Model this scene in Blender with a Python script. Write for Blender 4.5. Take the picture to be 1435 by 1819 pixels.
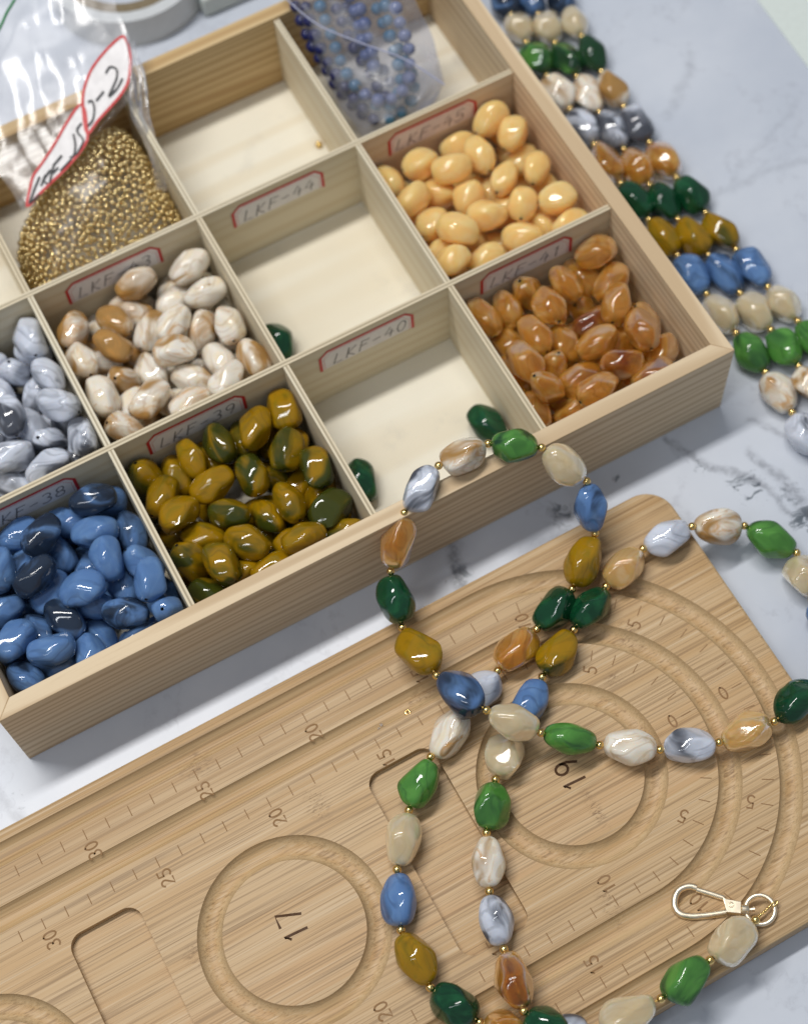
import bpy, bmesh, math, random
import numpy as np
from mathutils import Vector, Matrix, noise

S = 0.01                      # everything below is written in centimetres
scene = bpy.context.scene
for o in list(bpy.data.objects): bpy.data.objects.remove(o)
col = scene.collection
rnd = random.Random(11)
V = Vector

# ------------------------------------------------------------------ camera, world, lamps, exposure
cam_d = bpy.data.cameras.new('camera'); cam = bpy.data.objects.new('camera', cam_d); col.objects.link(cam)
_R = [[0.88033, -0.472364, -0.043472], [-0.444764, -0.79007, -0.421869], [0.16493, 0.390719, -0.905614]]
_m = Matrix(((_R[0][0], -_R[1][0], -_R[2][0]), (_R[0][1], -_R[1][1], -_R[2][1]), (_R[0][2], -_R[1][2], -_R[2][2]))).to_4x4()
_m.translation = V((5.6906, -28.5607, 69.9831)) * S
cam.matrix_world = _m
cam_d.sensor_fit = 'HORIZONTAL'; cam_d.sensor_width = 36; cam_d.lens = 3088.1 / 1435 * 36
cam_d.clip_start = 0.05; cam_d.clip_end = 50
cam_d.dof.use_dof = True; cam_d.dof.focus_distance = 0.69; cam_d.dof.aperture_fstop = 8.0
scene.camera = cam

world = bpy.data.worlds.new('World'); scene.world = world; world.use_nodes = True
bg = world.node_tree.nodes['Background']; bg.inputs[0].default_value = (0.80, 0.88, 1.0, 1); bg.inputs[1].default_value = 0.26

def lamp(name, loc, target, sx, sy, watts, color):
    d = bpy.data.lights.new(name, 'AREA'); d.shape = 'RECTANGLE'; d.size = sx; d.size_y = sy; d.energy = watts; d.color = color
    o = bpy.data.objects.new(name, d); col.objects.link(o); o.location = loc
    z = (V(loc) - V(target)).normalized(); x = V((1, 0, 0)); y = z.cross(x).normalized(); x = y.cross(z)
    o.rotation_euler = Matrix((x, y, z)).transposed().to_euler()
    return o
lamp('ceiling_tube_lamp', (-0.05, 0.50, 1.75), (0.15, 0, 0), 1.20, 0.13, 25, (1.0, 0.975, 0.94))
lamp('ceiling_tube_lamp', (-0.75, -0.25, 1.9), (0.15, 0, 0), 1.20, 0.06, 6, (0.93, 0.96, 1.0))

scene.render.engine = 'CYCLES'
scene.cycles.use_denoising = True
scene.cycles.max_bounces = 10; scene.cycles.transparent_max_bounces = 16; scene.cycles.sample_clamp_indirect = 4
scene.view_settings.view_transform = 'Standard'; scene.view_settings.look = 'None'
scene.view_settings.exposure = 0.0; scene.view_settings.gamma = 1.0

# ------------------------------------------------------------------ data (centimetres)
MAIN = [[13.026,-21.928,2.4],[12.068,-19.998,2.75],[12.6,-17.574,2.3],[13.203,-15.362,2.3],[14.242,-13.291,2.3],[15.623,-11.571,2.3],[17.319,-10.193,2.2],[19.438,-8.717,2.25],[21.608,-7.573,2.3],[23.767,-6.554,2.3],[26.006,-5.856,2.35],[28.373,-5.961,2.3],[30.601,-6.766,1.5],[32.088,-8.726,0.85],[31.481,-10.82,0.75],[31.58,-13.087,0.8],[29.285,-14.374,2.0],[26.61,-14.915,2.35],[24.223,-14.571,2.3],[22.01,-13.676,2.25],[19.967,-12.382,2.4],[18.017,-11.018,3.25],[16.463,-9.346,3.95],[15.544,-6.832,3.15],[15.4,-4.081,2.5],[16.077,-1.888,3.2],[17.517,-0.564,5.0],[19.624,0.291,5.8],[21.912,0.195,5.75],[23.745,-1.052,5.75],[24.875,-2.886,4.7],[24.43,-4.498,3.0],[22.446,-6.008,2.4],[20.278,-6.802,2.3],[17.969,-7.611,2.3],[16.026,-8.436,2.2],[13.802,-9.496,2.3],[12.002,-10.955,2.1],[10.465,-12.834,2.15],[9.473,-15.029,2.3],[9.428,-17.479,2.3],[10.452,-19.507,2.3],[11.85,-21.032,2.25],[14.068,-21.829,2.3],[16.886,-22.026,2.3],[19.265,-21.704,2.3],[21.616,-21.243,2.3]]
MAIN_T = ["dkgreen","amber_brown","grey","shell","green","beige","blue","olive","dkgreen","honey","white","shell","green","beige","blue","olive","dkgreen","honey","grey","shell","green","beige","blue_dark","olive","dkgreen","amber","grey","shell","green","beige","blue","olive","dkgreen","amber","white","shell","green","beige","blue","olive","dkgreen","amber","grey","beige","green","beige"]
TRIPLE = [[[36.286,24.83,0.72],[36.188,23.166,0.72],[35.967,21.217,0.72],[35.796,18.91,0.72],[35.742,16.546,0.72],[35.662,14.133,0.72],[35.612,11.588,0.72],[35.665,9.115,0.72],[35.765,6.727,0.72],[35.82,4.275,0.72],[35.841,1.828,0.72],[35.869,-0.549,0.72],[35.769,-2.863,0.72],[35.494,-5.166,0.72]],[[37.648,24.326,0.72],[37.383,22.508,0.72],[37.187,20.462,0.72],[37.034,18.108,0.72],[36.874,15.653,0.72],[36.778,13.197,0.72],[36.76,10.792,0.72],[36.876,8.454,0.72],[37.042,6.03,0.72],[37.168,3.555,0.72],[37.314,1.193,0.72],[37.341,-1.017,0.72],[37.221,-3.064,0.72],[37.077,-5.059,0.72]],[[39.015,23.548,0.72],[38.805,22.072,0.72],[38.527,20.133,0.72],[38.239,17.768,0.72],[38.082,15.345,0.72],[38.034,12.912,0.72],[38.065,10.509,0.72],[38.188,8.104,0.72],[38.303,5.649,0.72],[38.462,3.201,0.72],[38.635,0.973,0.72],[38.67,-1.183,0.72],[38.673,-3.36,0.72],[38.699,-5.526,0.72]]]
TRIPLE_T = ["blue_dark","beige","green_dark","shell","grey","amber","dkgreen","olive","blue","beige","green","shell","grey"]
BINS = {"blue":[[6.887,7.383,2.372,-0.929,0.358,0.095,0.3,0],[6.492,7.103,3.58,-0.981,0.168,0.096,0.75,0],[5.089,7.275,2.27,-0.79,0.614,0.005,0.1,0],[3.024,7.484,2.873,0.991,0.117,-0.066,0.2,0],[3.88,6.646,3.621,0.803,0.582,-0.133,0.78,0],[5.924,5.918,3.068,-0.907,0.42,-0.036,0.05,0],[7.262,5.594,2.338,0.036,0.999,-0.028,0.5,0],[5.905,4.35,3.443,0.201,0.852,0.483,0.15,0],[7.119,3.815,2.526,-0.376,0.639,0.671,0.3,0],[7.065,2.605,3.468,0.504,0.836,-0.217,0.2,0],[7.181,1.167,2.88,-0.228,-0.179,0.957,0.1,0],[5.982,3.609,2.042,0.029,0.996,-0.081,0.2,0],[4.425,3.486,3.685,-0.991,0.135,-0.02,0.45,0],[5.101,4.859,2.24,0.825,0.543,0.154,0.5,0],[4.158,6.161,2.309,-0.219,0.967,0.132,0.6,0],[2.902,4.988,3.628,0.944,0.31,0.109,0.78,0],[3.114,4.662,2.437,0.888,0.459,-0.034,0.2,0],[2.641,5.935,2.643,0.667,0.745,-0.002,0.45,0],[1.686,4.848,1.4,0.997,0.046,0.055,0.1,0],[1.966,3.248,2.371,-0.214,0.968,-0.13,0.5,0],[3.223,3.003,2.89,-0.369,0.929,0.018,0.5,0],[4.493,3.238,2.461,-0.63,0.773,-0.071,0.05,0],[5.576,1.849,3.205,-0.791,0.599,0.125,0.65,0],[5.524,0.674,2.347,-0.986,0.094,-0.138,0.6,0],[4.149,2.007,1.548,-0.057,0.997,0.059,0.0,0],[3.492,1.05,2.489,0.103,0.987,0.124,0.2,0],[1.02,2.847,3.489,0.917,0.391,-0.085,0.1,0],[2.181,1.773,3.329,-0.977,0.169,0.128,0.35,0],[0.765,1.329,2.674,-0.31,0.942,0.125,0.5,0],[2.014,1.688,2.017,-0.947,0.283,-0.15,0.6,0],[0.671,3.384,2.036,0.086,0.994,0.067,0.5,0],[2.471,7.15,1.715,0.482,0.864,-0.143,0.6,0],[4.105,7.327,1.085,-0.872,0.49,0.001,0.6,0],[1.623,6.022,3.602,0.451,0.892,-0.02,0.5,0],[1.047,7.463,2.407,-0.982,0.166,-0.09,0.2,0],[0.958,7.266,3.666,0.77,0.636,-0.053,0.4,0],[0.857,5.942,2.359,-0.529,0.843,0.099,0.2,0],[1.052,4.557,3.019,0.993,0.102,-0.057,0.3,0],[0.702,1.047,1.135,0.16,0.98,0.119,0.16,1],[1.378,3.228,1.086,-0.022,1.0,0.003,0.17,1],[1.036,6.002,1.142,0.955,0.264,0.137,0.26,1],[1.047,7.45,1.094,-0.98,0.198,0.022,0.17,1],[3.236,0.987,1.091,-0.547,0.837,-0.014,0.16,1],[2.793,2.876,1.108,-0.567,0.822,0.054,0.26,1],[3.457,4.517,1.148,0.335,0.935,0.118,0.27,1],[3.582,6.108,1.166,-0.964,0.181,0.193,0.51,1],[5.504,0.961,1.143,-0.614,0.777,0.138,0.28,1],[4.766,3.456,1.116,-0.989,0.13,-0.073,0.28,1],[5.37,5.567,1.157,-0.395,0.902,0.171,0.65,1],[6.0,7.301,1.139,0.824,0.551,0.128,0.11,1],[6.901,1.208,1.33,-0.894,0.428,0.13,0.1,1],[7.266,2.691,1.094,0.026,0.999,0.021,0.07,1],[6.955,4.584,1.158,0.163,0.971,-0.174,0.0,1],[6.873,6.19,1.169,-0.963,0.221,0.154,0.34,1]],"olive":[[8.877,7.362,2.594,-0.072,0.408,0.91,0.58,0],[10.241,7.114,2.099,0.048,0.997,0.053,0.28,0],[11.056,7.095,3.01,-0.032,0.993,0.117,0.18,0],[11.811,7.079,2.025,-0.164,0.985,-0.049,0.38,0],[12.42,7.078,3.173,-0.024,0.995,0.095,0.78,0],[13.421,7.118,2.332,0.145,0.989,-0.03,0.68,0],[14.062,6.832,3.495,0.706,0.708,0.029,0.38,0],[15.572,7.116,3.321,-0.091,0.993,0.075,0.18,0],[14.782,5.251,3.474,0.646,0.764,0.0,0.58,0],[13.027,5.008,3.172,0.22,0.974,0.061,0.68,0],[11.305,5.467,3.047,0.988,0.14,0.062,0.08,0],[9.43,4.744,3.43,0.96,0.238,-0.15,0.23,0],[9.167,6.058,3.034,0.763,0.632,-0.136,0.48,0],[11.336,3.883,3.05,-0.788,0.606,-0.107,0.58,0],[12.808,3.291,2.391,-0.233,0.969,-0.087,0.48,0],[13.81,3.031,3.237,0.005,0.996,-0.089,0.18,0],[15.513,3.845,3.442,0.094,0.987,-0.131,0.58,0],[15.194,1.918,3.104,0.991,0.103,-0.088,0.88,0],[15.19,0.735,2.674,-0.999,0.018,0.032,0.38,0],[9.891,3.633,2.492,-0.731,0.67,0.126,0.08,0],[11.403,2.21,3.258,-0.623,0.781,-0.047,0.48,0],[8.939,2.845,2.729,-0.22,0.572,0.79,0.48,0],[9.993,1.72,3.604,-0.182,0.983,-0.026,0.48,0],[13.27,1.662,2.435,-0.998,0.006,0.057,0.18,0],[13.548,1.083,3.633,-0.996,-0.007,0.09,0.18,0],[11.886,0.647,2.938,-0.99,-0.029,0.138,0.08,0],[9.053,1.043,2.612,-0.491,0.87,-0.039,0.78,0],[10.532,1.561,2.365,-0.993,0.1,0.066,0.18,0],[15.269,3.071,2.306,0.811,0.583,-0.049,0.28,0],[15.13,5.8,2.279,0.916,0.388,0.104,0.18,0],[14.894,4.239,1.733,0.693,0.717,-0.081,0.18,0],[13.873,5.399,1.309,-0.514,0.849,0.12,0.68,0],[11.181,2.035,1.192,-0.873,0.488,0.002,0.68,0],[12.292,3.003,1.234,-0.993,0.093,0.071,0.28,0],[8.854,1.048,1.159,0.018,0.984,-0.177,0.11,1],[9.204,2.647,1.187,-0.85,0.492,-0.189,0.47,1],[9.124,4.951,1.102,-0.66,0.751,0.01,0.47,1],[9.194,6.781,1.094,0.711,0.703,0.021,0.55,1],[10.361,0.93,1.16,-0.688,0.703,0.179,0.29,1],[10.444,3.622,1.165,0.971,0.144,-0.19,0.25,1],[11.065,5.144,1.165,-0.558,0.824,-0.1,0.13,1],[10.929,7.113,1.093,-0.005,1.0,0.02,0.4,1],[13.13,0.886,1.135,-0.964,0.24,-0.119,0.59,1],[13.791,2.396,1.153,0.519,0.84,-0.161,0.73,1],[12.787,4.224,1.158,0.985,0.0,-0.173,0.23,1],[13.084,7.508,1.15,-0.986,0.059,0.154,0.25,1],[15.215,1.015,1.148,0.94,0.311,0.14,0.36,1],[15.382,2.745,1.086,-0.385,0.923,0.003,0.15,1],[15.588,5.965,1.104,0.053,0.998,-0.045,0.74,1],[14.609,7.127,1.441,0.253,0.966,-0.051,0.33,1]],"shell":[[9.108,15.631,3.03,0.622,0.773,-0.12,0.78,0],[10.953,15.072,3.056,-0.453,0.889,-0.063,0.68,0],[12.637,16.31,3.325,-0.995,0.054,-0.079,0.68,0],[11.808,15.724,2.308,-0.568,0.814,-0.121,0.58,0],[15.157,15.88,3.259,0.982,0.19,0.012,0.28,0],[15.19,14.323,3.206,-1.0,0.016,-0.017,0.13,0],[13.906,15.091,2.36,0.974,0.18,-0.135,0.13,0],[13.224,13.514,3.316,0.814,0.572,-0.097,0.23,0],[14.037,16.097,1.491,0.816,0.563,0.129,0.58,0],[15.347,12.289,3.231,0.154,0.983,-0.102,0.33,0],[14.249,13.016,2.424,0.58,0.639,0.505,0.68,0],[10.339,13.768,3.366,-0.518,0.844,0.142,0.88,0],[11.262,14.078,1.588,0.643,0.759,-0.108,0.78,0],[12.208,14.056,2.709,0.783,0.621,-0.026,0.48,0],[12.617,12.086,3.462,-0.962,0.257,0.09,0.53,0],[8.856,13.703,3.502,-0.022,0.991,-0.13,0.63,0],[11.401,12.286,2.444,0.13,0.984,-0.119,0.33,0],[10.082,12.405,2.516,-0.323,-0.228,0.919,0.38,0],[8.862,11.654,3.389,-0.036,0.998,0.057,0.38,0],[9.929,11.093,2.345,0.945,0.319,-0.07,0.18,0],[10.656,10.504,3.314,0.982,0.188,-0.006,0.63,0],[9.097,9.895,3.002,-0.595,0.244,0.765,0.58,0],[12.86,11.015,2.424,-0.661,0.741,0.123,0.43,0],[12.228,9.663,2.914,-0.99,0.035,0.134,0.53,0],[14.067,9.647,3.37,0.861,0.493,-0.123,0.18,0],[14.345,11.196,2.515,-0.006,1.0,0.007,0.28,0],[15.585,10.318,2.978,-0.059,0.994,-0.09,0.53,0],[11.75,10.548,1.856,-0.748,0.663,-0.028,0.28,0],[15.484,12.958,1.62,0.3,0.951,0.075,0.48,0],[9.555,13.876,2.249,-0.885,0.461,0.064,0.48,0],[13.757,12.025,1.122,0.774,0.627,-0.089,0.28,0],[8.993,9.495,1.116,0.349,0.934,0.073,0.63,1],[9.259,12.009,1.107,0.976,0.21,-0.053,0.74,1],[8.984,13.624,1.096,-0.327,0.945,0.027,0.64,1],[9.241,15.296,1.085,-0.937,0.348,-0.0,0.75,1],[10.964,9.526,1.089,0.085,0.996,-0.01,0.7,1],[10.317,11.017,1.111,0.707,0.705,-0.063,0.65,1],[12.556,13.406,1.178,0.98,0.042,0.196,0.75,1],[10.559,15.966,1.261,-0.469,0.874,-0.123,0.34,1],[12.988,9.301,1.138,0.873,0.472,-0.126,0.67,1],[11.879,12.171,1.158,0.985,0.019,-0.174,0.12,1],[13.277,14.643,1.156,0.984,0.048,0.17,0.24,1],[12.258,16.086,1.163,0.786,0.589,0.187,0.34,1],[15.345,9.427,1.294,0.631,0.77,0.093,0.77,1],[15.265,11.175,1.113,-0.822,0.566,0.067,0.42,1],[14.608,13.816,1.088,0.578,0.816,0.006,0.13,1],[15.32,15.659,1.151,0.69,0.707,0.158,0.49,1]],"grey":[[7.234,15.916,3.553,0.103,0.992,-0.071,0.28,0],[7.121,15.922,2.302,-0.199,0.978,0.06,0.28,0],[5.989,15.291,2.41,-0.037,0.041,0.998,0.38,0],[7.225,13.893,3.159,-0.125,0.984,0.126,0.38,0],[6.506,14.13,1.979,0.804,0.588,0.091,0.38,0],[7.019,12.127,3.551,-0.614,0.787,-0.049,0.48,0],[4.873,14.422,2.516,-0.05,0.998,0.025,0.28,0],[4.903,12.746,3.38,0.098,0.995,0.026,0.58,0],[5.465,12.529,2.286,-0.044,0.992,-0.114,0.38,0],[5.936,11.013,2.95,-0.339,-0.14,0.93,0.78,0],[7.075,12.067,1.936,-0.322,-0.018,0.947,0.68,0],[4.192,10.737,3.599,-1.0,0.009,0.007,0.38,0],[5.405,9.677,3.222,0.987,0.146,0.072,0.48,0],[6.914,10.133,2.361,0.503,0.856,-0.12,0.78,0],[7.262,10.159,3.556,-0.036,0.996,-0.083,0.53,0],[4.096,12.881,1.69,0.563,0.812,0.156,0.48,0],[4.542,11.293,2.374,-0.48,0.875,-0.058,0.48,0],[3.835,10.049,2.397,-0.484,0.872,-0.071,0.48,0],[4.967,16.177,2.318,0.92,0.372,-0.121,0.28,0],[3.656,14.915,2.038,-0.195,0.979,-0.053,0.38,0],[3.388,13.523,2.827,0.996,0.083,0.018,0.28,0],[3.084,11.881,2.752,-0.331,0.935,-0.128,0.38,0],[2.057,10.818,2.16,-0.986,0.151,-0.063,0.38,0],[3.779,10.717,1.193,-0.934,0.349,-0.073,0.48,0],[1.046,9.582,1.154,-0.98,0.117,0.164,0.39,1],[0.667,11.511,1.105,-0.077,0.996,-0.048,0.59,1],[1.052,14.051,1.129,0.096,0.99,-0.104,0.72,1],[1.049,15.887,1.112,0.786,0.615,0.064,0.65,1],[2.947,9.338,1.098,0.828,0.56,-0.031,0.47,1],[2.582,12.22,1.129,-0.058,0.993,-0.104,0.54,1],[2.685,14.081,1.147,0.818,0.555,-0.148,0.33,1],[2.908,16.018,1.12,0.855,0.511,0.082,0.66,1],[4.898,9.493,1.123,0.957,0.28,-0.077,0.42,1],[4.994,11.475,1.141,-0.654,0.745,0.134,0.24,1],[4.873,14.412,1.158,0.88,0.443,0.173,0.68,1],[4.878,16.073,1.103,-0.783,0.62,-0.043,0.4,1],[6.714,9.462,1.136,-0.506,0.854,-0.122,0.75,1],[6.881,10.978,1.119,-0.942,0.324,-0.081,0.09,1],[6.901,13.213,1.122,0.885,0.458,-0.087,0.6,1],[6.965,16.052,1.09,0.743,0.67,0.013,0.78,1]],"amber":[[31.506,7.311,3.372,-0.98,0.171,-0.099,0.4,0],[30.704,7.136,2.177,-0.307,0.946,0.105,0.1,0],[29.577,6.641,3.248,-0.125,0.989,0.084,0.5,0],[30.053,5.904,1.7,-0.507,-0.052,0.86,0.2,0],[31.565,5.919,2.692,0.84,0.543,0.013,0.4,0],[30.905,4.473,3.489,0.695,0.719,0.006,0.3,0],[28.334,6.001,3.275,0.1,0.989,-0.111,0.2,0],[28.115,7.438,2.556,-0.363,0.225,0.904,0.3,0],[25.579,7.118,2.903,0.01,0.987,0.158,0.3,0],[26.828,7.115,2.519,-0.046,0.996,0.071,0.15,0],[29.852,4.675,2.418,0.987,0.163,-0.01,1.0,0],[31.076,2.693,3.773,0.169,0.985,-0.017,0.6,0],[31.813,3.55,2.552,-0.251,0.499,0.83,0.3,0],[31.541,1.835,2.68,0.897,0.421,-0.137,0.4,0],[27.085,5.131,3.048,0.008,0.996,-0.086,0.0,0],[29.187,3.292,3.273,0.985,0.093,0.145,0.15,0],[28.2,4.343,2.406,0.052,0.998,0.047,0.2,0],[25.941,4.042,3.3,-0.058,0.993,0.104,0.6,0],[26.121,5.654,1.894,-0.285,0.959,0.01,0.3,0],[26.978,3.406,2.555,0.441,0.239,0.865,0.4,0],[30.345,3.257,2.286,0.64,0.768,0.011,0.2,0],[29.629,1.937,3.183,-0.979,0.198,0.039,0.8,0],[27.816,2.317,2.623,0.986,0.114,-0.12,0.35,0],[26.083,2.382,3.48,-0.463,0.377,0.802,0.05,0],[30.458,0.635,3.276,0.99,-0.0,0.141,0.4,0],[27.883,1.126,3.55,0.972,0.197,-0.127,0.5,0],[26.91,1.182,2.337,-0.947,0.287,-0.143,0.3,0],[25.332,2.073,2.374,0.084,0.99,-0.115,0.4,0],[25.313,4.122,2.254,0.037,0.998,0.057,0.5,0],[27.223,2.098,1.479,-0.894,0.432,0.119,0.2,0],[31.507,2.253,1.37,-0.979,0.175,-0.107,0.4,0],[26.074,1.05,1.129,-0.119,0.987,0.105,0.08,1],[25.481,2.784,1.135,0.437,0.892,0.118,0.32,1],[26.208,4.23,1.155,-0.837,0.521,-0.167,0.24,1],[25.419,7.134,1.128,0.292,0.951,-0.103,0.29,1],[28.276,0.925,1.12,0.719,0.69,0.084,0.5,1],[27.846,3.453,1.141,0.848,0.513,0.133,0.25,1],[27.506,5.369,1.135,0.57,0.813,-0.12,0.27,1],[27.088,7.135,1.116,0.313,0.947,0.073,0.02,1],[29.879,1.049,1.1,0.161,0.987,-0.021,0.19,1],[29.485,2.953,1.11,0.954,0.295,-0.06,0.34,1],[29.478,4.908,1.143,-0.931,0.339,-0.138,0.51,1],[29.181,7.183,1.165,-0.519,0.834,-0.19,0.34,1],[31.506,0.857,1.166,0.981,0.004,-0.192,0.34,1],[31.409,3.678,1.108,0.933,0.357,-0.054,0.47,1],[31.499,5.044,1.112,0.998,0.005,-0.064,0.34,1],[31.578,7.289,1.117,-0.81,0.581,0.075,0.05,1]],"peach":[[31.05,16.21,3.404,0.946,0.292,0.144,0.3,0],[29.271,16.17,2.475,-0.981,0.194,0.016,0.3,0],[27.055,15.843,3.044,-0.996,0.084,0.029,0.2,0],[28.097,14.569,3.459,-0.965,0.253,-0.069,0.3,0],[29.695,14.757,3.224,0.034,0.992,0.122,0.2,0],[31.546,14.913,3.399,0.836,0.527,0.154,0.4,0],[31.588,14.108,2.27,0.72,0.693,-0.043,0.2,0],[31.567,12.828,3.162,0.619,0.785,-0.003,0.3,0],[30.041,13.109,3.017,0.795,0.595,-0.115,0.1,0],[31.871,12.356,1.932,-0.111,0.991,0.078,0.5,0],[31.515,10.768,3.339,-0.959,0.282,0.041,0.2,0],[25.521,15.915,2.564,0.069,0.995,-0.072,0.3,0],[25.725,14.05,3.243,0.944,0.315,0.099,0.1,0],[27.191,14.325,2.347,-0.871,0.491,0.013,0.5,0],[28.182,13.183,2.814,0.834,0.535,0.133,0.5,0],[28.287,11.668,3.229,-0.893,0.441,0.092,0.4,0],[30.047,11.436,3.124,0.554,0.826,-0.106,0.4,0],[26.108,12.848,2.599,0.884,0.462,-0.073,0.2,0],[26.673,11.447,3.47,-0.645,0.757,0.104,0.2,0],[27.324,11.609,2.224,-0.051,0.991,-0.126,0.5,0],[25.71,11.233,2.401,0.984,0.143,-0.104,0.2,0],[25.724,10.214,3.258,0.992,0.012,0.128,0.5,0],[27.344,9.983,2.439,0.995,0.031,0.093,0.2,0],[28.395,10.852,1.459,-0.398,0.915,-0.069,0.5,0],[29.282,10.069,2.722,-0.85,0.525,-0.047,0.3,0],[30.568,10.607,2.1,-0.192,0.973,-0.125,0.2,0],[31.504,9.458,2.921,0.986,0.135,-0.102,0.3,0],[31.706,15.974,2.289,-0.504,0.854,-0.13,0.5,0],[29.563,13.476,1.844,0.939,0.343,0.025,0.6,0],[29.526,12.146,1.965,0.997,0.066,0.032,0.5,0],[25.348,9.568,1.102,0.039,0.998,0.04,0.46,1],[25.413,11.988,1.085,0.276,0.961,-0.001,0.09,1],[25.59,13.884,1.101,-0.648,0.762,-0.017,0.39,1],[25.716,16.01,1.1,0.998,0.05,0.025,0.66,1],[27.57,9.475,1.105,-0.466,0.885,-0.004,0.07,1],[26.669,10.935,1.112,0.974,0.219,-0.065,0.12,1],[27.112,14.668,1.166,0.766,0.614,0.192,0.24,1],[27.943,16.069,1.146,-0.764,0.629,0.145,0.59,1],[29.809,9.257,1.156,0.926,0.366,0.093,0.03,1],[29.627,10.926,1.116,-0.372,0.925,-0.074,0.4,1],[29.058,14.548,1.101,-0.952,0.305,0.039,0.34,1],[29.976,15.973,1.169,0.492,0.857,-0.154,0.17,1],[31.63,9.512,1.129,-0.686,0.72,0.106,0.08,1],[31.547,11.106,1.088,-0.883,0.47,-0.006,0.38,1],[30.934,13.726,1.112,-0.324,0.944,-0.065,0.42,1],[31.711,15.394,1.146,0.136,0.98,-0.146,0.18,1]]}
LOOSE = [[23.545,3.137,1.1,0.255,-0.967,0.0],[17.294,3.403,1.1,-0.092,-0.996,0.0],[17.275,11.568,1.1,-0.025,-1.0,0.0]]
GOLD1 = [24.085,20.957,0.6]
CRIMP = [13.98,-7.125,1.45]
CRYS = [[12.773,-7.066,1.45],[12.858,-7.251,1.45],[12.613,-7.17,1.45]]
CL_HOOK = [[20.426,-19.021,1.697],[20.28,-18.87,1.697],[20.054,-18.781,1.697],[19.774,-18.778,1.697],[19.525,-18.915,1.697],[19.333,-19.158,1.697],[19.286,-19.38,1.697],[19.358,-19.607,1.697],[19.551,-19.787,1.697],[19.809,-19.943,1.697],[20.328,-20.169,1.697],[20.909,-20.379,1.697]]
CL_GATE = [[20.393,-19.073,1.697],[20.775,-19.467,1.697],[21.139,-19.861,1.697]]
CL_BODY = [[21.11,-19.785,1.697],[21.184,-19.95,1.697],[21.637,-20.323,1.697],[21.373,-20.732,1.697],[20.895,-20.401,1.697]]
CL_RIVET = [21.217,-20.241,1.697]
CL_SWIV = [[21.483,-20.572,1.747],[21.724,-20.729,1.747],[21.932,-20.804,1.747]]
CL_RING = [22.114,-20.931,1.697]
CL_RINGP = [22.605,-21.2,1.697]
CL_WIRE = [[21.703,-21.196,1.897],[21.868,-21.14,1.897],[22.15,-21.098,1.897],[22.519,-21.005,1.897],[22.803,-20.963,1.897],[22.793,-21.056,1.897],[22.558,-21.1,1.897]]
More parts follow.
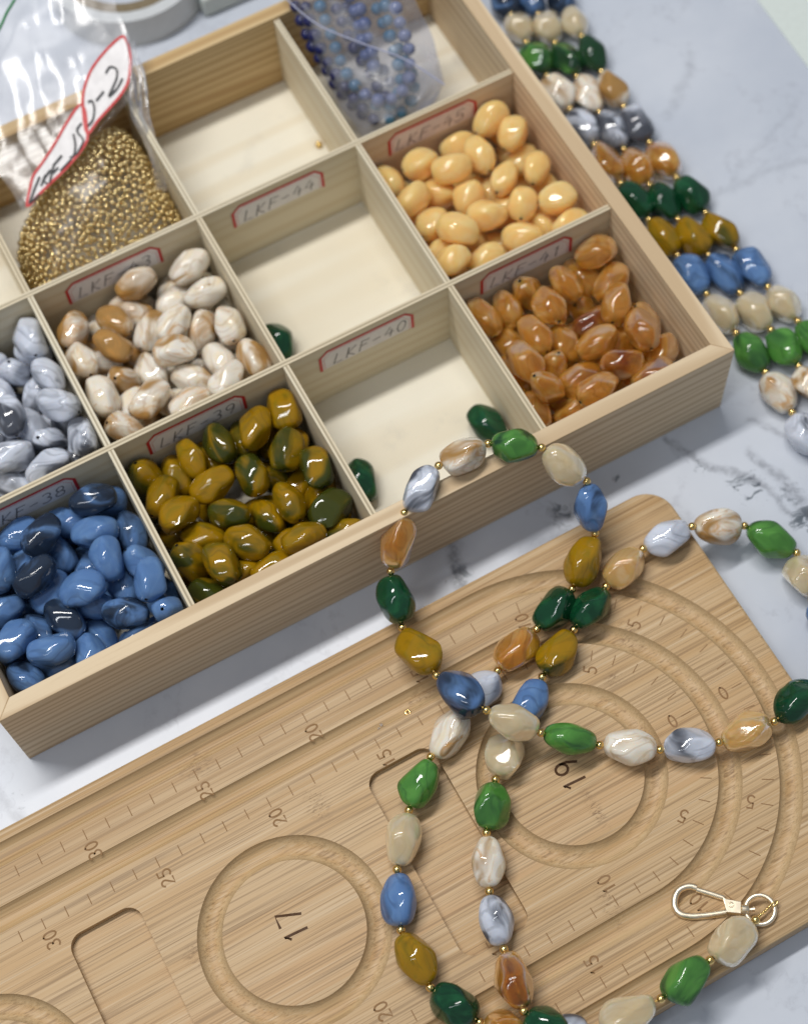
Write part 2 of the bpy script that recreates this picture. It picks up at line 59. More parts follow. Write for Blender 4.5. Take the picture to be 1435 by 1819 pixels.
FILM = [[[9.543,21.898,4.21],[9.776,21.968,4.265],[10.009,22.037,4.321],[10.242,22.107,4.376],[10.475,22.176,4.432],[10.709,22.246,4.487],[10.942,22.316,4.542],[11.176,22.386,4.598],[11.409,22.455,4.653],[11.643,22.525,4.708],[11.877,22.595,4.764],[12.11,22.665,4.819],[12.344,22.735,4.875],[12.578,22.805,4.93],[12.813,22.875,4.985],[13.047,22.945,5.041],[13.281,23.015,5.096],[13.515,23.085,5.152],[13.75,23.156,5.207],[13.985,23.226,5.262],[14.219,23.296,5.318],[14.454,23.367,5.373],[14.689,23.437,5.428],[14.924,23.508,5.484],[15.159,23.578,5.539],[15.394,23.649,5.595],[15.63,23.719,5.65]],[[9.543,22.183,4.289],[9.786,22.242,4.349],[10.03,22.301,4.408],[10.273,22.361,4.465],[10.517,22.422,4.521],[10.761,22.484,4.576],[11.005,22.548,4.629],[11.249,22.613,4.681],[11.494,22.678,4.731],[11.739,22.744,4.781],[11.984,22.81,4.832],[12.229,22.876,4.883],[12.474,22.94,4.935],[12.718,23.004,4.988],[12.963,23.066,5.044],[13.208,23.127,5.101],[13.453,23.187,5.159],[13.697,23.246,5.218],[13.942,23.305,5.278],[14.186,23.364,5.337],[14.431,23.423,5.396],[14.676,23.484,5.454],[14.922,23.545,5.511],[15.167,23.608,5.565],[15.413,23.673,5.619],[15.659,23.738,5.67],[15.906,23.804,5.721]],[[9.543,22.467,4.371],[9.796,22.514,4.434],[10.05,22.563,4.496],[10.304,22.614,4.555],[10.559,22.668,4.611],[10.813,22.724,4.663],[11.068,22.782,4.713],[11.324,22.842,4.761],[11.579,22.904,4.806],[11.835,22.966,4.852],[12.091,23.027,4.897],[12.347,23.088,4.945],[12.603,23.146,4.995],[12.859,23.202,5.047],[13.114,23.256,5.103],[13.369,23.307,5.163],[13.624,23.357,5.224],[13.879,23.405,5.287],[14.133,23.452,5.351],[14.388,23.5,5.414],[14.643,23.549,5.476],[14.898,23.6,5.536],[15.154,23.654,5.592],[15.411,23.71,5.645],[15.668,23.769,5.696],[15.925,23.83,5.743],[16.183,23.892,5.789]],[[9.542,22.749,4.455],[9.807,22.786,4.521],[10.071,22.826,4.584],[10.336,22.869,4.643],[10.601,22.915,4.698],[10.866,22.965,4.748],[11.132,23.018,4.795],[11.398,23.074,4.838],[11.665,23.131,4.879],[11.932,23.189,4.92],[12.199,23.246,4.962],[12.466,23.3,5.007],[12.733,23.352,5.055],[12.999,23.4,5.108],[13.265,23.445,5.166],[13.53,23.486,5.227],[13.795,23.524,5.292],[14.06,23.561,5.359],[14.325,23.598,5.427],[14.59,23.636,5.493],[14.855,23.675,5.557],[15.121,23.718,5.617],[15.387,23.764,5.672],[15.654,23.814,5.723],[15.922,23.867,5.77],[16.191,23.924,5.813],[16.46,23.982,5.855]],[[9.522,23.047,4.541],[9.795,23.077,4.609],[10.069,23.11,4.673],[10.343,23.147,4.732],[10.617,23.189,4.785],[10.892,23.235,4.833],[11.167,23.285,4.876],[11.443,23.338,4.915],[11.719,23.392,4.953],[11.996,23.447,4.99],[12.272,23.5,5.03],[12.548,23.549,5.074],[12.824,23.595,5.122],[13.1,23.636,5.176],[13.374,23.673,5.236],[13.649,23.706,5.301],[13.923,23.736,5.369],[14.196,23.764,5.439],[14.469,23.792,5.51],[14.743,23.822,5.578],[15.017,23.855,5.643],[15.292,23.892,5.703],[15.568,23.933,5.757],[15.845,23.979,5.805],[16.122,24.03,5.849],[16.401,24.083,5.888],[16.68,24.138,5.926]],[[9.472,23.371,4.631],[9.752,23.397,4.7],[10.033,23.427,4.764],[10.314,23.462,4.822],[10.595,23.502,4.873],[10.877,23.547,4.918],[11.159,23.597,4.958],[11.442,23.649,4.995],[11.726,23.703,5.03],[12.01,23.755,5.066],[12.293,23.806,5.105],[12.576,23.853,5.149],[12.859,23.895,5.199],[13.141,23.931,5.255],[13.423,23.963,5.318],[13.704,23.99,5.385],[13.984,24.015,5.457],[14.264,24.038,5.53],[14.544,24.061,5.602],[14.825,24.087,5.672],[15.106,24.117,5.737],[15.388,24.151,5.796],[15.671,24.191,5.848],[15.955,24.236,5.895],[16.24,24.286,5.935],[16.526,24.339,5.972],[16.813,24.393,6.008]],[[9.423,23.695,4.719],[9.71,23.719,4.788],[9.997,23.747,4.851],[10.285,23.78,4.908],[10.573,23.819,4.957],[10.862,23.863,5.0],[11.152,23.911,5.038],[11.442,23.962,5.073],[11.733,24.014,5.107],[12.023,24.064,5.143],[12.314,24.112,5.182],[12.604,24.154,5.227],[12.894,24.192,5.279],[13.183,24.224,5.337],[13.471,24.25,5.403],[13.758,24.273,5.473],[14.045,24.292,5.547],[14.332,24.311,5.621],[14.619,24.331,5.695],[14.906,24.354,5.764],[15.195,24.381,5.829],[15.484,24.414,5.886],[15.774,24.452,5.937],[16.065,24.496,5.981],[16.358,24.545,6.019],[16.651,24.596,6.054],[16.945,24.649,6.088]],[[9.373,24.022,4.806],[9.667,24.043,4.873],[9.961,24.069,4.935],[10.256,24.101,4.99],[10.552,24.139,5.037],[10.848,24.181,5.079],[11.145,24.228,5.116],[11.442,24.276,5.15],[11.74,24.325,5.184],[12.037,24.372,5.221],[12.335,24.415,5.262],[12.632,24.454,5.309],[12.928,24.487,5.362],[13.224,24.514,5.423],[13.519,24.536,5.491],[13.813,24.554,5.563],[14.107,24.569,5.637],[14.4,24.585,5.712],[14.694,24.602,5.785],[14.989,24.623,5.854],[15.284,24.648,5.917],[15.58,24.68,5.972],[15.878,24.717,6.021],[16.177,24.759,6.063],[16.477,24.806,6.101],[16.777,24.855,6.135],[17.078,24.905,6.169]],[[9.323,24.351,4.89],[9.624,24.37,4.956],[9.926,24.395,5.015],[10.228,24.426,5.068],[10.53,24.462,5.115],[10.834,24.502,5.155],[11.138,24.546,5.192],[11.442,24.591,5.227],[11.746,24.636,5.263],[12.051,24.678,5.301],[12.355,24.717,5.345],[12.659,24.75,5.394],[12.962,24.779,5.45],[13.264,24.801,5.513],[13.566,24.819,5.581],[13.867,24.834,5.654],[14.168,24.847,5.728],[14.469,24.86,5.802],[14.77,24.875,5.873],[15.072,24.895,5.94],[15.374,24.919,6.001],[15.678,24.949,6.055],[15.983,24.985,6.102],[16.289,25.025,6.144],[16.596,25.069,6.181],[16.903,25.115,6.216],[17.211,25.161,6.252]],[[9.273,24.683,4.971],[9.582,24.701,5.034],[9.89,24.725,5.092],[10.2,24.754,5.143],[10.509,24.787,5.189],[10.82,24.824,5.23],[11.13,24.864,5.268],[11.442,24.905,5.306],[11.753,24.945,5.344],[12.064,24.982,5.385],[12.375,25.016,5.431],[12.685,25.044,5.483],[12.995,25.068,5.541],[13.305,25.087,5.605],[13.613,25.102,5.673],[13.922,25.114,5.745],[14.23,25.125,5.818],[14.538,25.137,5.89],[14.846,25.152,5.959],[15.155,25.17,6.023],[15.465,25.193,6.081],[15.776,25.222,6.134],[16.088,25.255,6.181],[16.401,25.292,6.222],[16.715,25.333,6.261],[17.029,25.374,6.298],[17.344,25.415,6.336]],[[9.412,25.095,5.098],[9.72,25.11,5.157],[10.029,25.129,5.211],[10.338,25.153,5.26],[10.648,25.18,5.304],[10.958,25.21,5.345],[11.268,25.242,5.384],[11.579,25.275,5.422],[11.89,25.306,5.462],[12.201,25.335,5.505],[12.511,25.36,5.552],[12.821,25.381,5.604],[13.131,25.398,5.661],[13.44,25.41,5.723],[13.748,25.42,5.789],[14.056,25.428,5.857],[14.364,25.436,5.925],[14.673,25.444,5.992],[14.981,25.455,6.056],[15.29,25.47,6.115],[15.6,25.489,6.17],[15.911,25.512,6.22],[16.223,25.539,6.265],[16.536,25.57,6.306],[16.849,25.602,6.345],[17.163,25.635,6.383],[17.476,25.667,6.423]],[[9.551,25.511,5.222],[9.857,25.522,5.276],[10.164,25.535,5.327],[10.471,25.552,5.374],[10.778,25.572,5.417],[11.085,25.593,5.458],[11.393,25.616,5.498],[11.701,25.639,5.538],[12.009,25.66,5.58],[12.317,25.679,5.624],[12.625,25.696,5.671],[12.932,25.709,5.723],[13.239,25.719,5.778],[13.546,25.726,5.836],[13.852,25.731,5.897],[14.158,25.735,5.959],[14.464,25.739,6.021],[14.771,25.744,6.082],[15.077,25.752,6.14],[15.384,25.762,6.195],[15.692,25.775,6.246],[16.001,25.792,6.294],[16.31,25.811,6.337],[16.619,25.833,6.379],[16.93,25.856,6.419],[17.24,25.879,6.459],[17.55,25.901,6.5]],[[9.691,25.931,5.343],[9.992,25.936,5.393],[10.294,25.943,5.44],[10.597,25.951,5.485],[10.899,25.962,5.528],[11.202,25.973,5.57],[11.505,25.985,5.612],[11.808,25.997,5.653],[12.111,26.007,5.696],[12.414,26.017,5.741],[12.716,26.024,5.788],[13.019,26.029,5.837],[13.321,26.033,5.888],[13.623,26.035,5.942],[13.925,26.035,5.996],[14.227,26.036,6.052],[14.529,26.036,6.107],[14.831,26.037,6.161],[15.134,26.04,6.213],[15.437,26.045,6.263],[15.74,26.052,6.311],[16.043,26.06,6.356],[16.347,26.071,6.4],[16.652,26.082,6.442],[16.956,26.094,6.483],[17.261,26.106,6.525],[17.566,26.118,6.567]],[[9.831,26.353,5.462],[10.128,26.352,5.508],[10.425,26.351,5.553],[10.723,26.351,5.597],[11.021,26.351,5.641],[11.318,26.352,5.685],[11.616,26.352,5.728],[11.914,26.353,5.772],[12.212,26.353,5.816],[12.51,26.353,5.86],[12.808,26.352,5.906],[13.106,26.35,5.952],[13.403,26.348,5.999],[13.701,26.345,6.046],[13.999,26.342,6.094],[14.297,26.339,6.142],[14.595,26.336,6.189],[14.893,26.333,6.237],[15.191,26.331,6.283],[15.489,26.33,6.329],[15.788,26.329,6.375],[16.086,26.329,6.419],[16.385,26.329,6.463],[16.684,26.33,6.507],[16.983,26.33,6.55],[17.282,26.331,6.593],[17.581,26.332,6.637]],[[9.971,26.778,5.58],[10.264,26.769,5.623],[10.557,26.76,5.667],[10.849,26.75,5.711],[11.142,26.739,5.756],[11.435,26.729,5.802],[11.728,26.718,5.847],[12.02,26.707,5.892],[12.313,26.697,5.937],[12.606,26.688,5.981],[12.899,26.679,6.024],[13.193,26.671,6.066],[13.486,26.664,6.107],[13.78,26.658,6.148],[14.073,26.651,6.188],[14.367,26.645,6.229],[14.661,26.638,6.269],[14.955,26.631,6.311],[15.248,26.624,6.353],[15.542,26.615,6.395],[15.835,26.606,6.439],[16.129,26.596,6.484],[16.422,26.586,6.529],[16.716,26.575,6.574],[17.009,26.564,6.62],[17.302,26.554,6.665],[17.596,26.544,6.71]],[[10.112,27.203,5.698],[10.4,27.187,5.739],[10.688,27.168,5.782],[10.976,27.148,5.827],[11.263,27.126,5.874],[11.551,27.104,5.922],[11.839,27.082,5.969],[12.127,27.061,6.015],[12.414,27.041,6.059],[12.703,27.024,6.101],[12.991,27.008,6.141],[13.28,26.995,6.178],[13.569,26.983,6.214],[13.858,26.973,6.247],[14.148,26.963,6.28],[14.438,26.954,6.313],[14.727,26.943,6.348],[15.017,26.931,6.384],[15.306,26.917,6.422],[15.595,26.901,6.462],[15.883,26.882,6.505],[16.171,26.862,6.55],[16.459,26.841,6.597],[16.747,26.818,6.644],[17.035,26.796,6.692],[17.322,26.775,6.738],[17.611,26.755,6.783]],[[10.252,27.629,5.817],[10.536,27.604,5.856],[10.819,27.575,5.9],[11.102,27.544,5.946],[11.385,27.511,5.995],[11.667,27.478,6.044],[11.95,27.445,6.092],[12.233,27.414,6.138],[12.516,27.386,6.182],[12.799,27.361,6.221],[13.083,27.339,6.257],[13.367,27.321,6.288],[13.652,27.305,6.317],[13.938,27.291,6.344],[14.223,27.278,6.37],[14.508,27.265,6.396],[14.794,27.249,6.425],[15.079,27.231,6.456],[15.363,27.21,6.492],[15.647,27.185,6.531],[15.93,27.157,6.574],[16.213,27.126,6.62],[16.496,27.093,6.668],[16.778,27.06,6.717],[17.06,27.027,6.766],[17.342,26.996,6.812],[17.625,26.967,6.856]],[[10.393,28.054,5.938],[10.672,28.019,5.977],[10.951,27.98,6.021],[11.229,27.938,6.069],[11.506,27.894,6.118],[11.784,27.85,6.168],[12.061,27.808,6.216],[12.339,27.768,6.262],[12.617,27.732,6.303],[12.896,27.7,6.338],[13.176,27.673,6.369],[13.456,27.65,6.395],[13.736,27.63,6.417],[14.017,27.613,6.437],[14.298,27.595,6.457],[14.58,27.577,6.478],[14.86,27.556,6.502],[15.141,27.531,6.531],[15.42,27.501,6.564],[15.699,27.467,6.602],[15.977,27.429,6.646],[16.255,27.387,6.693],[16.532,27.344,6.742],[16.808,27.3,6.792],[17.085,27.257,6.841],[17.362,27.216,6.887],[17.64,27.18,6.928]],[[10.534,28.477,6.062],[10.808,28.432,6.101],[11.082,28.383,6.145],[11.355,28.331,6.194],[11.628,28.277,6.243],[11.9,28.223,6.293],[12.173,28.171,6.34],[12.446,28.123,6.384],[12.719,28.08,6.421],[12.994,28.042,6.453],[13.269,28.01,6.478],[13.544,27.983,6.499],[13.821,27.959,6.515],[14.097,27.936,6.529],[14.374,27.914,6.544],[14.651,27.89,6.56],[14.927,27.862,6.581],[15.203,27.829,6.607],[15.477,27.791,6.639],[15.751,27.747,6.677],[16.024,27.699,6.721],[16.296,27.647,6.768],[16.567,27.593,6.818],[16.839,27.539,6.868],[17.11,27.487,6.916],[17.382,27.438,6.96],[17.655,27.394,6.998]],[[10.676,28.898,6.19],[10.945,28.843,6.229],[11.213,28.784,6.273],[11.481,28.722,6.321],[11.749,28.659,6.37],[12.017,28.596,6.418],[12.285,28.536,6.463],[12.553,28.481,6.503],[12.822,28.432,6.537],[13.092,28.389,6.564],[13.362,28.351,6.584],[13.633,28.319,6.599],[13.905,28.29,6.61],[14.178,28.262,6.619],[14.45,28.233,6.63],[14.722,28.202,6.643],[14.993,28.166,6.662],[15.264,28.125,6.686],[15.534,28.077,6.718],[15.802,28.024,6.756],[16.07,27.966,6.799],[16.336,27.904,6.847],[16.603,27.841,6.896],[16.869,27.778,6.944],[17.135,27.718,6.99],[17.403,27.662,7.031],[17.671,27.612,7.066]],[[10.817,29.316,6.321],[11.081,29.252,6.36],[11.344,29.184,6.403],[11.608,29.113,6.45],[11.871,29.041,6.497],[12.134,28.971,6.542],[12.397,28.904,6.584],[12.661,28.843,6.62],[12.925,28.788,6.649],[13.19,28.739,6.671],[13.456,28.696,6.686],[13.723,28.658,6.696],[13.99,28.622,6.703],[14.258,28.588,6.709],[14.526,28.552,6.717],[14.793,28.513,6.728],[15.059,28.469,6.745],[15.325,28.418,6.769],[15.589,28.361,6.8],[15.853,28.298,6.837],[16.115,28.231,6.88],[16.377,28.16,6.926],[16.638,28.089,6.974],[16.899,28.018,7.02],[17.161,27.951,7.062],[17.424,27.889,7.099],[17.688,27.833,7.129]],[[10.958,29.732,6.456],[11.217,29.659,6.493],[11.476,29.583,6.535],[11.734,29.504,6.579],[11.993,29.425,6.623],[12.251,29.348,6.664],[12.51,29.275,6.702],[12.769,29.208,6.733],[13.029,29.147,6.757],[13.289,29.093,6.774],[13.551,29.044,6.786],[13.813,28.999,6.792],[14.076,28.957,6.796],[14.339,28.914,6.8],[14.601,28.87,6.806],[14.864,28.822,6.817],[15.125,28.768,6.833],[15.386,28.708,6.856],[15.645,28.642,6.886],[15.903,28.57,6.922],[16.16,28.494,6.963],[16.417,28.416,7.007],[16.674,28.337,7.051],[16.93,28.26,7.093],[17.188,28.187,7.131],[17.446,28.119,7.163],[17.705,28.057,7.189]],[[11.099,30.146,6.594],[11.356,30.064,6.629],[11.612,29.979,6.668],[11.869,29.892,6.708],[12.125,29.806,6.747],[12.381,29.722,6.784],[12.638,29.643,6.816],[12.895,29.569,6.842],[13.153,29.501,6.862],[13.412,29.439,6.875],[13.671,29.381,6.883],[13.931,29.328,6.888],[14.192,29.275,6.89],[14.452,29.223,6.893],[14.712,29.168,6.899],[14.972,29.109,6.909],[15.231,29.044,6.925],[15.489,28.974,6.947],[15.745,28.897,6.976],[16.001,28.816,7.01],[16.256,28.732,7.048],[16.511,28.645,7.088],[16.765,28.559,7.128],[17.02,28.475,7.165],[17.275,28.395,7.198],[17.531,28.321,7.225],[17.789,28.252,7.246]],[[11.24,30.559,6.734],[11.494,30.469,6.766],[11.749,30.376,6.8],[12.003,30.282,6.835],[12.258,30.19,6.869],[12.512,30.1,6.9],[12.767,30.014,6.927],[13.022,29.933,6.948],[13.278,29.858,6.964],[13.535,29.787,6.974],[13.792,29.721,6.98],[14.05,29.657,6.983],[14.307,29.594,6.986],[14.565,29.53,6.989],[14.823,29.463,6.995],[15.08,29.392,7.005],[15.336,29.317,7.021],[15.591,29.236,7.042],[15.846,29.151,7.068],[16.099,29.061,7.099],[16.352,28.969,7.133],[16.604,28.876,7.168],[16.857,28.783,7.202],[17.11,28.693,7.234],[17.363,28.607,7.261],[17.618,28.526,7.283],[17.873,28.45,7.3]],[[11.381,30.972,6.876],[11.634,30.874,6.903],[11.886,30.775,6.932],[12.139,30.675,6.96],[12.391,30.577,6.988],[12.644,30.482,7.013],[12.897,30.39,7.034],[13.15,30.302,7.051],[13.404,30.218,7.063],[13.658,30.138,7.071],[13.913,30.061,7.077],[14.168,29.985,7.08],[14.423,29.91,7.083],[14.678,29.834,7.087],[14.933,29.755,7.094],[15.187,29.673,7.104],[15.441,29.587,7.119],[15.694,29.497,7.139],[15.946,29.403,7.162],[16.197,29.306,7.188],[16.448,29.208,7.217],[16.699,29.109,7.246],[16.949,29.011,7.274],[17.201,28.915,7.299],[17.452,28.823,7.321],[17.705,28.734,7.339],[17.958,28.65,7.351]],[[11.522,31.385,7.017],[11.773,31.281,7.039],[12.024,31.177,7.061],[12.274,31.072,7.083],[12.525,30.969,7.104],[12.776,30.867,7.123],[13.027,30.769,7.139],[13.278,30.673,7.152],[13.53,30.58,7.161],[13.782,30.489,7.169],[14.034,30.401,7.174],[14.286,30.313,7.179],[14.539,30.225,7.183],[14.791,30.136,7.189],[15.043,30.045,7.196],[15.294,29.952,7.207],[15.545,29.856,7.22],[15.796,29.757,7.237],[16.046,29.656,7.256],[16.295,29.552,7.277],[16.544,29.448,7.299],[16.793,29.344,7.321],[17.043,29.241,7.342],[17.292,29.14,7.361],[17.542,29.041,7.378],[17.792,28.945,7.391],[18.043,28.852,7.402]],[[11.664,31.8,7.158],[11.913,31.691,7.172],[12.162,31.581,7.188],[12.411,31.472,7.202],[12.66,31.364,7.216],[12.908,31.256,7.229],[13.158,31.15,7.241],[13.407,31.046,7.251],[13.656,30.943,7.26],[13.905,30.841,7.267],[14.155,30.739,7.274],[14.404,30.639,7.28],[14.654,30.538,7.286],[14.903,30.436,7.293],[15.152,30.333,7.302],[15.401,30.229,7.311],[15.65,30.124,7.322],[15.898,30.017,7.335],[16.146,29.909,7.349],[16.394,29.8,7.363],[16.641,29.691,7.378],[16.889,29.583,7.393],[17.136,29.474,7.408],[17.384,29.367,7.421],[17.632,29.262,7.433],[17.88,29.157,7.443],[18.128,29.054,7.452]],[[11.806,32.218,7.296],[12.053,32.104,7.304],[12.3,31.99,7.311],[12.547,31.876,7.319],[12.795,31.762,7.327],[13.042,31.648,7.335],[13.289,31.534,7.343],[13.536,31.42,7.351],[13.782,31.305,7.359],[14.029,31.191,7.367],[14.276,31.077,7.375],[14.522,30.962,7.384],[14.769,30.848,7.392],[15.015,30.734,7.4],[15.262,30.62,7.408],[15.508,30.506,7.417],[15.754,30.392,7.424],[16.001,30.278,7.432],[16.247,30.164,7.44],[16.493,30.051,7.448],[16.739,29.938,7.455],[16.985,29.824,7.463],[17.231,29.711,7.471],[17.477,29.597,7.478],[17.723,29.484,7.486],[17.968,29.37,7.494],[18.214,29.256,7.503]],[[11.948,32.639,7.432],[12.194,32.52,7.432],[12.439,32.402,7.433],[12.685,32.283,7.434],[12.93,32.163,7.436],[13.175,32.041,7.439],[13.42,31.918,7.444],[13.664,31.793,7.451],[13.909,31.667,7.46],[14.153,31.54,7.47],[14.396,31.412,7.48],[14.64,31.284,7.49],[14.884,31.156,7.5],[15.127,31.03,7.509],[15.371,30.905,7.516],[15.615,30.782,7.522],[15.859,30.661,7.525],[16.103,30.541,7.528],[16.348,30.423,7.529],[16.593,30.304,7.529],[16.837,30.187,7.529],[17.082,30.068,7.53],[17.326,29.949,7.532],[17.57,29.828,7.535],[17.813,29.706,7.54],[18.056,29.582,7.547],[18.299,29.456,7.555]],[[12.091,33.064,7.565],[12.335,32.941,7.558],[12.579,32.817,7.552],[12.823,32.692,7.547],[13.066,32.565,7.544],[13.309,32.435,7.544],[13.551,32.302,7.548],[13.793,32.166,7.554],[14.035,32.027,7.564],[14.276,31.886,7.575],[14.517,31.745,7.587],[14.758,31.604,7.599],[14.998,31.464,7.61],[15.239,31.327,7.618],[15.48,31.192,7.624],[15.722,31.061,7.626],[15.964,30.933,7.624],[16.207,30.807,7.62],[16.45,30.684,7.615],[16.693,30.561,7.608],[16.936,30.438,7.601],[17.179,30.314,7.596],[17.421,30.188,7.592],[17.663,30.059,7.592],[17.904,29.927,7.595],[18.144,29.792,7.601],[18.383,29.655,7.611]],[[12.235,33.492,7.696],[12.477,33.364,7.682],[12.719,33.235,7.669],[12.961,33.103,7.659],[13.202,32.968,7.653],[13.443,32.828,7.651],[13.683,32.684,7.653],[13.922,32.536,7.66],[14.161,32.384,7.671],[14.399,32.231,7.683],[14.637,32.076,7.697],[14.875,31.923,7.71],[15.113,31.771,7.72],[15.351,31.624,7.727],[15.59,31.48,7.729],[15.83,31.342,7.727],[16.07,31.207,7.721],[16.311,31.076,7.71],[16.552,30.948,7.698],[16.794,30.82,7.684],[17.035,30.691,7.671],[17.276,30.561,7.661],[17.516,30.427,7.653],[17.755,30.289,7.651],[17.994,30.147,7.652],[18.231,30.0,7.659],[18.468,29.85,7.669]]]
STK_LO = [[9.877,21.837,4.392],[10.398,22.527,4.661],[10.772,22.931,4.829],[11.273,23.181,4.975],[12.179,23.654,5.244],[13.154,24.258,5.558],[14.104,24.729,5.832],[14.22,24.393,5.76],[13.962,23.705,5.536],[13.68,23.118,5.334],[12.934,22.718,5.11],[12.128,22.438,4.908],[11.275,22.227,4.717],[10.503,22.012,4.538]]
STK_UP = [[13.82,23.37,5.424],[14.102,24.294,5.715],[14.492,25.075,5.984],[15.054,25.676,6.231],[15.677,26.074,6.433],[16.51,26.394,6.646],[17.26,26.552,6.803],[17.396,26.302,6.758],[17.253,25.663,6.567],[16.966,25.068,6.366],[16.578,24.535,6.164],[16.021,24.185,5.984],[15.501,23.984,5.85],[14.495,23.647,5.603]]
STK_WR = [[[11.007,22.729,4.848],[10.586,22.393,4.691],[10.036,21.886,4.467]],[[10.036,21.886,4.467],[10.629,21.997,4.59]],[[11.263,22.664,4.871],[10.854,22.321,4.714]],[[11.601,22.758,4.949],[11.101,22.509,4.803],[11.177,22.259,4.747]],[[11.844,22.908,5.028],[11.55,22.581,4.893],[11.276,22.243,4.758]],[[11.827,22.876,5.016],[12.344,23.075,5.151]],[[11.582,22.562,4.893],[11.943,22.669,4.978]],[[11.949,22.474,4.927],[12.642,22.695,5.095]],[[13.257,23.671,5.454],[13.1,23.178,5.297],[12.821,22.799,5.151],[12.612,22.796,5.117]],[[13.821,23.928,5.611],[13.463,23.718,5.498],[13.518,23.186,5.364],[13.094,22.849,5.207],[12.871,22.77,5.151]],[[14.511,24.616,5.902],[14.704,24.588,5.925],[14.632,24.211,5.812],[14.333,23.798,5.655],[14.009,23.652,5.566]],[[14.876,24.488,5.925],[15.383,24.697,6.059]],[[15.848,25.396,6.317],[16.162,25.551,6.407],[16.366,25.305,6.373],[16.209,24.974,6.261],[15.896,24.693,6.138],[15.519,24.416,6.005],[15.563,24.374,6.001],[15.992,24.511,6.104],[16.412,24.789,6.243]]]
ZIP = [[9.944,28.281,6.12],[11.46,29.218,6.6],[12.537,29.87,6.936],[13.126,30.323,7.144],[13.691,30.668,7.32],[14.873,31.518,7.72]]
FOLD = [[[17.342,26.339,6.81],[17.766,26.506,6.542]],[[17.008,25.475,6.53],[17.581,25.64,6.286]],[[16.675,24.614,6.25],[17.487,24.724,6.03]],[[16.208,23.837,5.97],[17.198,23.836,5.75]],[[15.938,23.097,5.73],[16.759,22.889,5.43]],[[16.002,22.51,5.1],[16.644,22.402,4.8]],[[16.016,21.917,4.5],[16.568,21.856,4.2]],[[15.886,21.299,3.8],[16.413,21.287,3.54]],[[15.609,20.652,3.0],[16.092,20.66,2.74]]]
BSTR = [["navy",[[25.505,26.185,6.462],[25.471,25.125,5.588],[25.435,24.048,4.713],[25.559,22.86,3.838],[25.761,21.839,3.138],[26.018,21.005,2.612],[26.421,20.196,2.175]]],["navy",[[25.969,25.546,6.812],[25.696,24.205,5.588],[25.655,22.915,4.537],[25.854,21.797,3.75],[26.166,20.645,2.998],[26.634,19.529,2.35]]],["turq",[[26.509,25.125,6.912],[26.319,24.064,5.95],[26.292,23.104,5.162],[26.22,22.267,4.463],[26.285,21.34,3.763],[26.636,20.461,3.237],[27.135,19.718,2.888],[27.917,19.716,3.237],[28.473,20.288,3.938],[28.584,21.107,4.638],[28.834,22.05,5.513],[29.267,23.292,6.737]]],["clear",[[29.474,23.067,7.212],[29.283,22.129,6.337],[29.182,21.441,5.725],[29.148,20.705,5.112],[28.882,20.097,4.5],[28.595,19.713,4.062],[27.972,19.498,3.608],[27.251,19.649,3.397],[26.638,20.14,3.502],[26.416,20.76,3.888]]],["denim",[[27.976,24.21,6.962],[27.861,23.002,5.912],[27.751,22.201,5.213],[27.595,21.527,4.6],[27.393,20.981,4.075],[27.315,21.58,4.513],[27.475,22.363,5.213],[27.682,23.321,6.087],[27.748,24.344,6.962]]],["navy",[[27.199,25.085,6.562],[27.076,23.865,5.513],[27.093,22.759,4.638],[27.231,21.789,3.938],[27.369,20.81,3.237],[27.582,20.004,2.713]]],["navy",[[27.797,25.151,6.163],[27.621,23.728,4.938],[27.679,22.359,3.888],[28.099,21.211,3.188],[28.15,20.497,2.662]]],["turq",[[28.883,23.99,6.662],[28.705,23.025,5.787],[28.731,21.923,4.912],[28.922,20.929,4.213],[28.898,19.826,3.338],[28.198,19.327,2.638],[26.963,19.472,2.2]]]]
